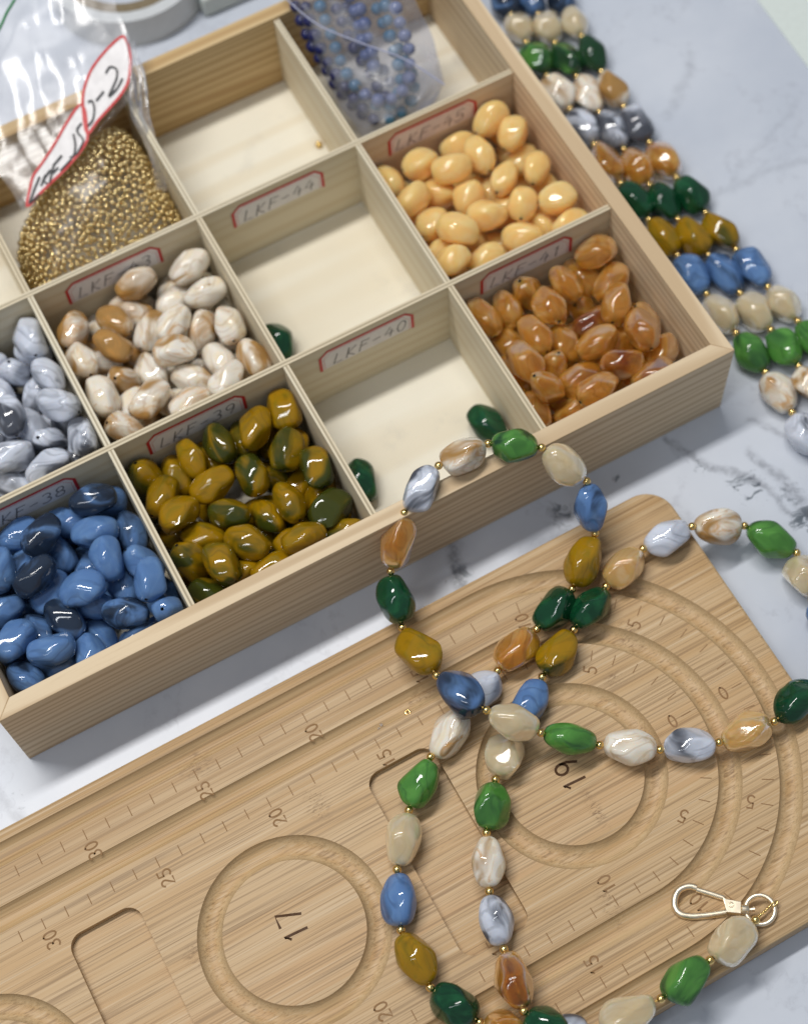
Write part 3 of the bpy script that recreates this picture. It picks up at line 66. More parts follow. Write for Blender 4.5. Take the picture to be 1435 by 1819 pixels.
BFILM = [[[25.937,19.94,1.603],[25.924,19.525,2.173],[26.003,19.336,2.426],[26.099,19.188,2.622],[26.204,19.063,2.785],[26.317,18.957,2.921],[26.435,18.865,3.037],[26.559,18.787,3.134],[26.688,18.722,3.213],[26.822,18.668,3.275],[26.961,18.627,3.32],[27.106,18.597,3.348],[27.256,18.58,3.36],[27.412,18.574,3.355],[27.573,18.581,3.331],[27.741,18.602,3.289],[27.916,18.637,3.226],[28.101,18.69,3.137],[28.297,18.767,3.014],[28.513,18.884,2.835],[28.839,19.226,2.338]],[[25.835,20.271,1.807],[25.857,19.837,2.382],[25.972,19.632,2.639],[26.103,19.467,2.84],[26.243,19.327,3.006],[26.39,19.205,3.148],[26.543,19.098,3.268],[26.702,19.005,3.369],[26.865,18.924,3.452],[27.034,18.856,3.518],[27.208,18.8,3.568],[27.387,18.755,3.601],[27.572,18.723,3.617],[27.763,18.703,3.616],[27.959,18.695,3.597],[28.162,18.701,3.559],[28.373,18.722,3.5],[28.593,18.761,3.415],[28.825,18.824,3.297],[29.078,18.927,3.122],[29.444,19.256,2.629]],[[25.732,20.601,2.011],[25.79,20.149,2.59],[25.94,19.927,2.852],[26.106,19.746,3.057],[26.281,19.59,3.228],[26.463,19.452,3.374],[26.651,19.33,3.498],[26.844,19.222,3.604],[27.042,19.126,3.691],[27.245,19.043,3.762],[27.454,18.971,3.816],[27.668,18.912,3.853],[27.887,18.865,3.873],[28.112,18.83,3.877],[28.343,18.808,3.862],[28.582,18.8,3.829],[28.827,18.806,3.774],[29.083,18.831,3.694],[29.351,18.879,3.58],[29.64,18.969,3.409],[30.047,19.284,2.921]],[[25.63,20.93,2.215],[25.707,20.465,2.796],[25.875,20.232,3.059],[26.059,20.042,3.265],[26.253,19.876,3.438],[26.453,19.728,3.585],[26.659,19.597,3.711],[26.87,19.479,3.818],[27.086,19.374,3.907],[27.308,19.281,3.979],[27.534,19.201,4.035],[27.766,19.133,4.073],[28.003,19.077,4.095],[28.247,19.034,4.1],[28.496,19.003,4.087],[28.752,18.986,4.055],[29.017,18.984,4.001],[29.291,19.0,3.923],[29.577,19.041,3.811],[29.886,19.122,3.641],[30.313,19.431,3.154]],[[25.558,21.226,2.408],[25.641,20.754,2.989],[25.815,20.517,3.253],[26.005,20.321,3.459],[26.204,20.151,3.631],[26.41,20.0,3.779],[26.622,19.864,3.905],[26.838,19.742,4.012],[27.06,19.634,4.101],[27.287,19.538,4.173],[27.519,19.454,4.228],[27.757,19.382,4.267],[28.0,19.323,4.289],[28.249,19.276,4.294],[28.504,19.243,4.281],[28.766,19.222,4.249],[29.036,19.218,4.196],[29.316,19.231,4.117],[29.608,19.269,4.005],[29.923,19.348,3.836],[30.356,19.657,3.349]],[[25.533,21.473,2.585],[25.62,20.997,3.167],[25.797,20.757,3.432],[25.991,20.56,3.639],[26.193,20.388,3.812],[26.402,20.235,3.96],[26.617,20.097,4.087],[26.837,19.974,4.195],[27.062,19.864,4.285],[27.292,19.767,4.358],[27.528,19.682,4.414],[27.768,19.61,4.454],[28.015,19.549,4.477],[28.267,19.502,4.482],[28.526,19.467,4.47],[28.791,19.447,4.439],[29.064,19.441,4.387],[29.347,19.454,4.309],[29.644,19.492,4.198],[29.962,19.571,4.029],[30.4,19.881,3.543]],[[25.509,21.72,2.763],[25.598,21.239,3.345],[25.779,20.997,3.61],[25.975,20.798,3.818],[26.181,20.624,3.993],[26.393,20.469,4.141],[26.612,20.33,4.269],[26.835,20.206,4.378],[27.063,20.094,4.469],[27.297,19.996,4.543],[27.536,19.91,4.6],[27.78,19.836,4.64],[28.029,19.775,4.664],[28.285,19.727,4.671],[28.547,19.691,4.659],[28.816,19.67,4.629],[29.093,19.664,4.578],[29.379,19.677,4.501],[29.679,19.714,4.39],[30.001,19.793,4.223],[30.443,20.105,3.738]],[[25.484,21.965,2.94],[25.576,21.481,3.523],[25.761,21.236,3.789],[25.96,21.035,3.998],[26.169,20.86,4.173],[26.385,20.703,4.323],[26.606,20.563,4.452],[26.833,20.436,4.561],[27.065,20.324,4.653],[27.301,20.224,4.728],[27.543,20.137,4.786],[27.791,20.062,4.827],[28.044,20.0,4.852],[28.303,19.951,4.859],[28.568,19.914,4.848],[28.84,19.892,4.819],[29.12,19.886,4.768],[29.41,19.898,4.693],[29.714,19.935,4.583],[30.039,20.015,4.416],[30.485,20.329,3.932]],[[25.459,22.211,3.117],[25.555,21.722,3.701],[25.742,21.475,3.968],[25.945,21.272,4.178],[26.157,21.094,4.354],[26.376,20.936,4.504],[26.601,20.794,4.634],[26.831,20.667,4.744],[27.066,20.552,4.837],[27.306,20.451,4.913],[27.551,20.363,4.972],[27.802,20.287,5.014],[28.058,20.224,5.039],[28.32,20.174,5.047],[28.589,20.137,5.038],[28.865,20.114,5.009],[29.148,20.107,4.959],[29.442,20.119,4.885],[29.748,20.156,4.776],[30.077,20.235,4.61],[30.528,20.551,4.126]],[[25.434,22.455,3.294],[25.533,21.963,3.879],[25.724,21.713,4.147],[25.93,21.508,4.357],[26.145,21.329,4.534],[26.368,21.169,4.686],[26.595,21.025,4.816],[26.829,20.896,4.928],[27.067,20.781,5.021],[27.31,20.678,5.098],[27.559,20.589,5.157],[27.813,20.512,5.2],[28.072,20.448,5.227],[28.338,20.397,5.236],[28.61,20.359,5.227],[28.889,20.335,5.199],[29.176,20.328,5.15],[29.473,20.339,5.076],[29.783,20.376,4.969],[30.116,20.455,4.803],[30.57,20.773,4.321]],[[25.409,22.699,3.471],[25.51,22.202,4.056],[25.703,21.949,4.324],[25.912,21.741,4.534],[26.129,21.56,4.711],[26.354,21.397,4.862],[26.584,21.251,4.993],[26.819,21.12,5.104],[27.06,21.003,5.197],[27.305,20.899,5.274],[27.556,20.807,5.333],[27.812,20.729,5.376],[28.074,20.663,5.402],[28.342,20.611,5.411],[28.616,20.571,5.403],[28.898,20.547,5.375],[29.187,20.538,5.326],[29.486,20.548,5.252],[29.799,20.584,5.144],[30.134,20.663,4.979],[30.592,20.982,4.496]],[[25.384,22.942,3.648],[25.485,22.439,4.232],[25.679,22.183,4.498],[25.889,21.971,4.707],[26.107,21.786,4.882],[26.332,21.621,5.032],[26.563,21.472,5.16],[26.799,21.338,5.27],[27.04,21.217,5.362],[27.287,21.11,5.437],[27.538,21.016,5.495],[27.795,20.935,5.536],[28.058,20.867,5.561],[28.327,20.812,5.568],[28.602,20.771,5.558],[28.884,20.744,5.528],[29.174,20.733,5.478],[29.475,20.741,5.402],[29.788,20.775,5.293],[30.124,20.852,5.126],[30.583,21.171,4.642]],[[25.359,23.185,3.825],[25.461,22.676,4.407],[25.655,22.416,4.672],[25.865,22.201,4.879],[26.085,22.012,5.053],[26.31,21.844,5.201],[26.542,21.692,5.328],[26.779,21.554,5.436],[27.021,21.431,5.527],[27.268,21.322,5.6],[27.521,21.225,5.656],[27.778,21.141,5.696],[28.042,21.071,5.719],[28.311,21.013,5.725],[28.587,20.969,5.713],[28.87,20.94,5.682],[29.162,20.927,5.63],[29.463,20.933,5.553],[29.777,20.965,5.442],[30.114,21.041,5.273],[30.574,21.359,4.788]],[[25.354,23.478,4.051],[25.455,22.96,4.629],[25.649,22.693,4.89],[25.859,22.472,5.093],[26.077,22.277,5.263],[26.303,22.103,5.407],[26.534,21.945,5.53],[26.771,21.803,5.634],[27.013,21.674,5.721],[27.26,21.559,5.79],[27.512,21.457,5.842],[27.77,21.369,5.878],[28.033,21.293,5.897],[28.302,21.231,5.899],[28.578,21.182,5.883],[28.861,21.148,5.848],[29.152,21.131,5.792],[29.453,21.132,5.711],[29.768,21.16,5.596],[30.105,21.231,5.423],[30.565,21.547,4.933]],[[25.349,23.77,4.277],[25.449,23.243,4.851],[25.643,22.969,5.108],[25.852,22.742,5.307],[26.07,22.541,5.473],[26.295,22.361,5.613],[26.526,22.198,5.732],[26.763,22.05,5.832],[27.004,21.916,5.914],[27.251,21.796,5.98],[27.503,21.689,6.028],[27.761,21.595,6.06],[28.024,21.515,6.075],[28.293,21.448,6.073],[28.569,21.394,6.053],[28.852,21.356,6.014],[29.143,21.334,5.954],[29.444,21.331,5.868],[29.758,21.354,5.749],[30.096,21.422,5.573],[30.557,21.735,5.079]],[[25.343,24.061,4.503],[25.443,23.525,5.073],[25.636,23.245,5.326],[25.845,23.011,5.521],[26.063,22.805,5.683],[26.288,22.619,5.819],[26.518,22.45,5.934],[26.754,22.296,6.03],[26.996,22.157,6.108],[27.242,22.032,6.17],[27.494,21.92,6.214],[27.752,21.821,6.242],[28.015,21.736,6.253],[28.284,21.664,6.247],[28.559,21.606,6.223],[28.842,21.563,6.18],[29.133,21.536,6.116],[29.434,21.529,6.026],[29.749,21.548,5.903],[30.087,21.612,5.723],[30.548,21.922,5.225]],[[25.338,24.351,4.729],[25.437,23.806,5.295],[25.629,23.519,5.544],[25.838,23.279,5.735],[26.055,23.067,5.893],[26.28,22.875,6.025],[26.51,22.701,6.136],[26.746,22.542,6.228],[26.987,22.398,6.302],[27.234,22.267,6.36],[27.485,22.15,6.4],[27.742,22.046,6.424],[28.005,21.956,6.431],[28.274,21.879,6.421],[28.55,21.817,6.393],[28.833,21.769,6.346],[29.124,21.738,6.278],[29.425,21.727,6.184],[29.74,21.741,6.057],[30.077,21.801,5.873],[30.538,22.109,5.371]],[[25.332,24.64,4.955],[25.43,24.086,5.517],[25.622,23.792,5.762],[25.83,23.546,5.949],[26.048,23.328,6.103],[26.272,23.131,6.231],[26.502,22.951,6.338],[26.738,22.787,6.426],[26.978,22.637,6.496],[27.225,22.501,6.55],[27.476,22.379,6.586],[27.733,22.271,6.606],[27.996,22.176,6.609],[28.265,22.094,6.594],[28.54,22.027,6.562],[28.823,21.975,6.512],[29.114,21.939,6.439],[29.415,21.924,6.342],[29.73,21.934,6.211],[30.068,21.99,6.023],[30.529,22.295,5.517]],[[25.326,24.928,5.181],[25.424,24.365,5.739],[25.615,24.065,5.98],[25.823,23.812,6.163],[26.04,23.588,6.313],[26.264,23.385,6.437],[26.494,23.2,6.54],[26.729,23.031,6.624],[26.97,22.876,6.69],[27.216,22.735,6.739],[27.467,22.608,6.772],[27.724,22.495,6.788],[27.986,22.395,6.787],[28.255,22.309,6.768],[28.531,22.237,6.732],[28.814,22.18,6.677],[29.105,22.14,6.601],[29.406,22.12,6.5],[29.72,22.127,6.365],[30.058,22.178,6.172],[30.52,22.481,5.663]],[[25.321,25.214,5.407],[25.417,24.643,5.961],[25.608,24.336,6.198],[25.815,24.078,6.377],[26.032,23.848,6.523],[26.256,23.639,6.643],[26.485,23.449,6.742],[26.72,23.274,6.822],[26.961,23.114,6.884],[27.206,22.968,6.929],[27.458,22.836,6.958],[27.714,22.718,6.97],[27.977,22.613,6.964],[28.246,22.522,6.942],[28.521,22.446,6.902],[28.804,22.385,6.843],[29.095,22.34,6.763],[29.396,22.316,6.658],[29.711,22.318,6.519],[30.048,22.366,6.322],[30.511,22.666,5.808]],[[25.315,25.5,5.633],[25.41,24.919,6.183],[25.601,24.606,6.416],[25.808,24.342,6.591],[26.024,24.106,6.733],[26.247,23.892,6.849],[26.477,23.696,6.944],[26.711,23.516,7.02],[26.952,23.351,7.078],[27.197,23.2,7.119],[27.448,23.063,7.144],[27.705,22.94,7.151],[27.967,22.831,7.142],[28.236,22.736,7.116],[28.511,22.655,7.072],[28.794,22.589,7.009],[29.085,22.54,6.925],[29.386,22.511,6.816],[29.701,22.51,6.673],[30.039,22.553,6.472],[30.501,22.851,5.954]],[[25.308,25.785,5.859],[25.403,25.195,6.405],[25.594,24.875,6.634],[25.8,24.605,6.805],[26.016,24.364,6.943],[26.239,24.144,7.055],[26.468,23.943,7.146],[26.702,23.757,7.218],[26.942,23.587,7.272],[27.188,23.431,7.309],[27.439,23.29,7.33],[27.695,23.162,7.333],[27.957,23.048,7.32],[28.226,22.948,7.29],[28.501,22.862,7.242],[28.784,22.792,7.175],[29.075,22.739,7.087],[29.376,22.706,6.974],[29.691,22.7,6.826],[30.029,22.74,6.622],[30.492,23.036,6.1]],[[25.302,26.068,6.085],[25.396,25.47,6.627],[25.586,25.144,6.852],[25.792,24.867,7.019],[26.008,24.62,7.153],[26.23,24.395,7.261],[26.459,24.188,7.348],[26.693,23.998,7.416],[26.933,23.822,7.466],[27.178,23.662,7.499],[27.429,23.515,7.516],[27.685,23.383,7.515],[27.948,23.264,7.498],[28.216,23.16,7.464],[28.491,23.07,7.412],[28.774,22.995,7.341],[29.065,22.938,7.249],[29.366,22.901,7.131],[29.681,22.891,6.98],[30.019,22.927,6.772],[30.482,23.22,6.246]],[[25.296,26.35,6.311],[25.389,25.743,6.849],[25.578,25.411,7.07],[25.784,25.128,7.233],[25.999,24.876,7.363],[26.222,24.645,7.467],[26.45,24.433,7.55],[26.684,24.237,7.614],[26.924,24.057,7.66],[27.169,23.891,7.689],[27.419,23.74,7.702],[27.675,23.603,7.697],[27.938,23.48,7.676],[28.206,23.371,7.638],[28.481,23.276,7.582],[28.764,23.197,7.507],[29.055,23.136,7.411],[29.356,23.094,7.289],[29.671,23.08,7.134],[30.009,23.113,6.922],[30.473,23.404,6.392]],[[25.289,26.632,6.538],[25.382,26.016,7.071],[25.57,25.677,7.288],[25.776,25.389,7.447],[25.991,25.13,7.573],[26.213,24.894,7.673],[26.441,24.677,7.752],[26.675,24.476,7.812],[26.914,24.291,7.854],[27.159,24.12,7.879],[27.409,23.964,7.888],[27.665,23.822,7.879],[27.927,23.694,7.854],[28.196,23.581,7.812],[28.471,23.482,7.752],[28.753,23.399,7.673],[29.044,23.333,7.573],[29.346,23.288,7.447],[29.661,23.27,7.288],[29.999,23.298,7.071],[30.463,23.587,6.538]]]
BSEAM = [[24.553,24.921,7.462],[25.562,23.071,6.412],[27.046,21.459,5.8],[28.582,19.918,5.275],[29.754,18.259,4.487]]
TAPE = [20.391,35.51,0.0]
PANEL = [[21.597,31.266,0.0],[25.301,31.235,0.0]]
SHEET = [[47.738,18.406,0.0],[47.549,13.032,0.0]]
VEIN = {"a":[31.865,-5.314,0.0],"b":[33.323,-6.449,0.0],"c":[19.305,-1.68,0.0],"d":[-2.246,-2.028,0.0],"e":[41.695,15.472,0.0],"f":[41.785,8.763,0.0],"g":[28.244,-1.517,0.0],"h":[24.709,-1.598,0.0],"i":[17.51,-2.805,0.0],"j":[33.208,-7.944,0.0]}
# ------------------------------------------------------------------ helpers
def mesh_obj(name, verts, faces, mat, parent=None, smooth=False, sharp=None):
    me = bpy.data.meshes.new(name); me.from_pydata([tuple(c * S for c in v) for v in verts], [], faces); me.update()
    if smooth:
        me.shade_smooth()
        if sharp: me.set_sharp_from_angle(angle=math.radians(sharp))
    return link(name, me, mat, parent)
def link(name, me, mat, parent=None):
    if mat and not me.materials: me.materials.append(mat)
    o = bpy.data.objects.new(name, me); col.objects.link(o); o.parent = parent
    return o
def empty(name, loc=(0, 0, 0), rz=0.0):
    o = bpy.data.objects.new(name, None); col.objects.link(o); o.location = V(loc) * S; o.rotation_euler.z = rz; o.empty_display_size = 0.01
    return o
def tag(o, label, cat, group=None):
    o['label'] = label; o['category'] = cat
    if group: o['group'] = group
    return o
def bevel(o, w, seg=2):
    m = o.modifiers.new('bevel', 'BEVEL'); m.width = w * S; m.segments = seg; m.limit_method = 'ANGLE'; m.harden_normals = False
    o.data.shade_smooth(); o.data.set_sharp_from_angle(angle=math.radians(40))
def box(name, lo, hi, mat, parent=None, bv=0.0):
    c = [(a + b) / 2 for a, b in zip(lo, hi)]; h = [(b - a) / 2 for a, b in zip(lo, hi)]
    vs = [(sx * h[0], sy * h[1], sz * h[2]) for sx in (-1, 1) for sy in (-1, 1) for sz in (-1, 1)]
    fs = [(0, 1, 3, 2), (4, 6, 7, 5), (0, 4, 5, 1), (2, 3, 7, 6), (0, 2, 6, 4), (1, 5, 7, 3)]
    o = mesh_obj(name, vs, fs, mat, parent); o.location = V(c) * S
    if bv: bevel(o, bv)
    return o
def catmull(pts, n=8, closed=False):
    P = [V(p) for p in pts]; out = []; m = len(P)
    for i in range(m if closed else m - 1):
        a, b, c, d = (P[(i - 1) % m], P[i], P[(i + 1) % m], P[(i + 2) % m]) if closed else (P[max(i - 1, 0)], P[i], P[i + 1], P[min(i + 2, m - 1)])
        for k in range(n):
            t = k / n
            out.append(0.5 * ((2 * b) + (c - a) * t + (2 * a - 5 * b + 4 * c - d) * t * t + (3 * b - a - 3 * c + d) * t ** 3))
    if not closed: out.append(P[-1])
    return out
def tube_geo(pts, r, seg=10, closed=False, cap=True):
    P = [V(p) for p in pts]; vs = []; fs = []; n = len(P); up = V((0.02, 0.03, 1)).normalized()
    for i, p in enumerate(P):
        t = (P[(i + 1) % n] - P[i - 1]) if closed else (P[min(i + 1, n - 1)] - P[max(i - 1, 0)])
        t.normalize(); a = t.cross(up)
        if a.length < 1e-4: a = t.cross(V((1, 0, 0)))
        a.normalize(); b = a.cross(t); rr = r[i] if isinstance(r, (list, tuple)) else r
        for k in range(seg):
            g = 2 * math.pi * k / seg; vs.append(p + (a * math.cos(g) + b * math.sin(g)) * rr)
    for i in range(n if closed else n - 1):
        for k in range(seg):
            j = (i + 1) % n; fs.append((i * seg + k, j * seg + k, j * seg + (k + 1) % seg, i * seg + (k + 1) % seg))
    if cap and not closed: fs.append(tuple(range(seg))[::-1]); fs.append(tuple((n - 1) * seg + k for k in range(seg)))
    return vs, fs
def tube(name, pts, r, mat, parent=None, seg=10, closed=False):
    vs, fs = tube_geo(pts, r, seg, closed); return mesh_obj(name, vs, fs, mat, parent, True, 50)
def ribbon2d(pts, w):
    n = len(pts); vs = []; fs = []
    for i in range(n):
        a = V(pts[max(i - 1, 0)]); b = V(pts[min(i + 1, n - 1)]); t = (b - a).normalized(); q = V((-t.y, t.x)) * (w / 2); p = V(pts[i])
        if i == 0: p = p - t * w * 0.3
        if i == n - 1: p = p + t * w * 0.3
        vs += [p + q, p - q]
    for i in range(n - 1): fs.append((2 * i, 2 * i + 1, 2 * i + 3, 2 * i + 2))
    return vs, fs
def merge(parts):
    vs, fs = [], []
    for v, f in parts:
        o = len(vs); vs += list(v); fs += [tuple(i + o for i in q) for q in f]
    return vs, fs
def arcpts(cx, cy, rx, ry, a0, a1, n=12): return [(cx + rx * math.cos(math.radians(a0 + (a1 - a0) * i / n)), cy + ry * math.sin(math.radians(a0 + (a1 - a0) * i / n))) for i in range(n + 1)]
GLYPH = {
 'L': [[(.12, 1), (0, .05), (.5, .02)]], 'K': [[(.08, 1), (0, 0)], [(.5, .95), (.05, .45), (.48, 0)]], 'F': [[(.1, .98), (.02, 0)], [(.06, .98), (.55, .95)], [(.06, .52), (.42, .55)]],
 '-': [[(.05, .45), (.48, .5)]], '0': [arcpts(.26, .5, .24, .5, 90, 450, 20)], '1': [[(.12, .78), (.28, 1), (.28, 0)]],
 '2': [arcpts(.25, .74, .24, .26, 160, -30, 9) + [(0, 0), (.52, 0)]],
 '3': [arcpts(.22, .75, .24, .25, 140, -80, 9) + arcpts(.22, .26, .27, .26, 80, -140, 10)],
 '4': [[(.28, 1), (0, .38), (.55, .4)], [(.4, .72), (.38, 0)]],
 '5': [[(.5, 1), (.1, 1), (.06, .56)] + arcpts(.22, .3, .28, .3, 110, -140, 12)],
 '7': [[(0, 1), (.52, 1), (.18, 0)]], '8': [arcpts(.25, .76, .2, .24, -90, 270, 14) + arcpts(.25, .26, .25, .26, 90, -270, 16)],
 '9': [arcpts(.25, .72, .23, .27, 0, 360, 14) + [(.46, .4), (.3, 0)]],
}
def text_geo(s, size, w, gap=.24, outline=0.0):
    parts = []; x = 0
    for ch in s:
        for st in GLYPH.get(ch, []):
            p = [((x + a) * size, b * size) for a, b in st]
            if outline:
                for sg in (-1, 1):
                    q = []
                    for i in range(len(p)):
                        a = V(p[max(i - 1, 0)]); b = V(p[min(i + 1, len(p) - 1)]); t = (b - a).normalized(); q.append((p[i][0] - sg * t.y * outline, p[i][1] + sg * t.x * outline))
                    parts.append(ribbon2d(q, w))
            else: parts.append(ribbon2d(p, w))
        x += (.35 if ch == '1' and False else .52) + gap
    vs, fs = merge(parts); W = (x - gap) * size
    return [(v[0] - W / 2, v[1] - size / 2) for v in vs], fs

# ------------------------------------------------------------------ materials
def newmat(name):
    m = bpy.data.materials.new(name); m.use_nodes = True; nt = m.node_tree
    return m, nt, nt.nodes['Principled BSDF']
class N:
    def __init__(s, nt): s.nt = nt
    def add(s, t, **kw):
        n = s.nt.nodes.new(t)
        for k, v in kw.items(): setattr(n, k, v)
        return n
    def lk(s, a, b): s.nt.links.new(a, b)
    def val(s, sock, v):
        if hasattr(v, 'is_output'): s.lk(v, sock)
        else: sock.default_value = v
    def math(s, op, a, b=0.0, c=0.0, clamp=False):
        n = s.add('ShaderNodeMath', operation=op, use_clamp=clamp)
        for i, v in enumerate((a, b, c)): s.val(n.inputs[i], v)
        return n.outputs[0]
    def vmath(s, op, a, b=(0, 0, 0)):
        n = s.add('ShaderNodeVectorMath', operation=op); s.val(n.inputs[0], a); s.val(n.inputs[1], b); return n.outputs['Value'] if op in ('LENGTH', 'DISTANCE', 'DOT_PRODUCT') else n.outputs[0]
    def noise(s, vec, scale, detail=3, rough=.5, dist=0.0, dim='3D'):
        n = s.add('ShaderNodeTexNoise'); s.lk(vec, n.inputs['Vector']); s.val(n.inputs['Scale'], scale); n.inputs['Detail'].default_value = detail; n.inputs['Roughness'].default_value = rough; n.inputs['Distortion'].default_value = dist
        return n.outputs['Fac'], n.outputs['Color']
    def maprange(s, v, a, b, c=0.0, d=1.0, smooth=True):
        n = s.add('ShaderNodeMapRange', interpolation_type='SMOOTHSTEP' if smooth else 'LINEAR'); s.val(n.inputs['Value'], v)
        for k, q in zip(('From Min', 'From Max', 'To Min', 'To Max'), (a, b, c, d)): s.val(n.inputs[k], q)
        return n.outputs[0]
    def mix(s, f, a, b, blend='MIX'):
        n = s.add('ShaderNodeMix', data_type='RGBA', blend_type=blend); s.val(n.inputs[0], f)
        for i, q in ((6, a), (7, b)): s.val(n.inputs[i], tuple(q) + (1,) if isinstance(q, tuple) and len(q) == 3 else q)
        return n.outputs[2]
    def ramp(s, v, stops):
        n = s.add('ShaderNodeValToRGB'); s.lk(v, n.inputs[0]); e = n.color_ramp.elements
        while len(e) < len(stops): e.new(.5)
        for i, (p, c) in enumerate(stops): e[i].position = p; e[i].color = tuple(c) + (1,)
        return n.outputs[0]
    def coord(s, scale=(1, 1, 1), kind='Object', loc=(0, 0, 0)):
        t = s.add('ShaderNodeTexCoord'); m = s.add('ShaderNodeMapping'); s.lk(t.outputs[kind], m.inputs[0])
        m.inputs['Scale'].default_value = tuple(100 * q for q in scale); m.inputs['Location'].default_value = loc
        return m.outputs[0]
    def bump(s, h, strength, dist=.0003):
        n = s.add('ShaderNodeBump'); n.inputs['Strength'].default_value = strength; n.inputs['Distance'].default_value = dist; s.lk(h, n.inputs['Height']); return n.outputs[0]

def plain(name, color, rough=.5, metal=0.0, spec=.5, **kw):
    m, nt, p = newmat(name); n = N(nt)
    v = n.coord(); f, _ = n.noise(v, 3, 4)
    c = n.mix(n.maprange(f, .3, .7, 0, .18), color, tuple(q * .72 for q in color)); n.lk(c, p.inputs['Base Color'])
    n.lk(n.maprange(f, .3, .7, rough * .85, min(1, rough * 1.2)), p.inputs['Roughness'])
    p.inputs['Metallic'].default_value = metal; p.inputs['Specular IOR Level'].default_value = spec
    for k, q in kw.items(): p.inputs[k].default_value = q
    return m

def bead_mat(name, main, swirl, light, amount=1.0, sss=0.0, sss_r=(1, .6, .4), rough=.05, scale=1.0, soft=.14, streak=None, sss_s=.004, clear=0.0, glass=(1, .6, .2)):
    """polished resin bead: main colour, smoky swirl (amount from the object's colour), lighter clouds"""
    m, nt, p = newmat(name); n = N(nt)
    oi = n.add('ShaderNodeObjectInfo'); sep = n.add('ShaderNodeSeparateColor'); n.lk(oi.outputs['Color'], sep.inputs[0])
    dark, rn = sep.outputs[0], sep.outputs[1]
    t = n.add('ShaderNodeTexCoord'); mp = n.add('ShaderNodeMapping'); n.lk(t.outputs['Object'], mp.inputs[0]); mp.inputs['Scale'].default_value = (60 * scale, 95 * scale, 95 * scale)
    off = n.add('ShaderNodeCombineXYZ')
    for i, k in enumerate((37., 91., 53.)): n.lk(n.math('MULTIPLY', rn, k), off.inputs[i])
    v = n.vmath('ADD', mp.outputs[0], off.outputs[0])
    _, wc = n.noise(v, .6, 1); v2 = n.vmath('ADD', v, n.vmath('MULTIPLY', wc, (2.6, 2.6, 2.6)))
    f, _ = n.noise(v2, .62, 3, .5, .5)
    lo = n.math('SUBTRACT', .64, n.math('MULTIPLY', dark, .36 * amount)); hi = n.math('ADD', lo, soft)
    mask = n.maprange(f, lo, hi)
    g, _ = n.noise(v2, 1.9, 3); cl = n.maprange(g, .42, .72)
    c = n.mix(n.math('MULTIPLY', cl, .75), main, light); 
    # fine wisps at the rim of the swirl
    wv = n.add('ShaderNodeTexWave', wave_type='BANDS', bands_direction='DIAGONAL'); n.lk(v2, wv.inputs['Vector']); wv.inputs['Scale'].default_value = .9; wv.inputs['Distortion'].default_value = 7; wv.inputs['Detail'].default_value = 3
    wis = n.math('MULTIPLY', n.maprange(wv.outputs['Fac'], .72, 1.0), n.math('MULTIPLY', n.maprange(f, n.math('SUBTRACT', lo, .16), lo), .28))
    c = n.mix(n.math('MAXIMUM', n.math('MULTIPLY', mask, .93), wis), c, swirl)
    if streak:
        h, _ = n.noise(v2, 1.1, 4, .6, 1.2); c = n.mix(n.math('MULTIPLY', n.maprange(h, n.math('SUBTRACT', .62, n.math('MULTIPLY', dark, .22)), .74), .85), c, streak)
    n.lk(c, p.inputs['Base Color'])
    fs, _ = n.noise(v, 9, 2)
    n.lk(n.maprange(fs, .35, .75, rough * .7, rough * 1.9), p.inputs['Roughness'])
    p.inputs['IOR'].default_value = 1.52; p.inputs['Specular IOR Level'].default_value = .55
    if sss:
        p.inputs['Subsurface Weight'].default_value = sss; p.inputs['Subsurface Radius'].default_value = sss_r; p.inputs['Subsurface Scale'].default_value = sss_s
    lw, _ = n.noise(v, .9, 1); nb_ = n.bump(lw, .5, .0009); n.lk(nb_, p.inputs['Normal'])
    if clear:
        g2 = n.add('ShaderNodeBsdfPrincipled'); g2.inputs['Transmission Weight'].default_value = 1.0; g2.inputs['Roughness'].default_value = .07; g2.inputs['IOR'].default_value = 1.45
        n.lk(n.mix(n.math('MULTIPLY', mask, .8), glass, tuple(q * q for q in glass)), g2.inputs['Base Color']); n.lk(nb_, g2.inputs['Normal'])
        ms = n.add('ShaderNodeMixShader'); ms.inputs[0].default_value = clear; n.lk(p.outputs[0], ms.inputs[1]); n.lk(g2.outputs[0], ms.inputs[2]); n.lk(ms.outputs[0], nt.nodes['Material Output'].inputs['Surface'])
    return m
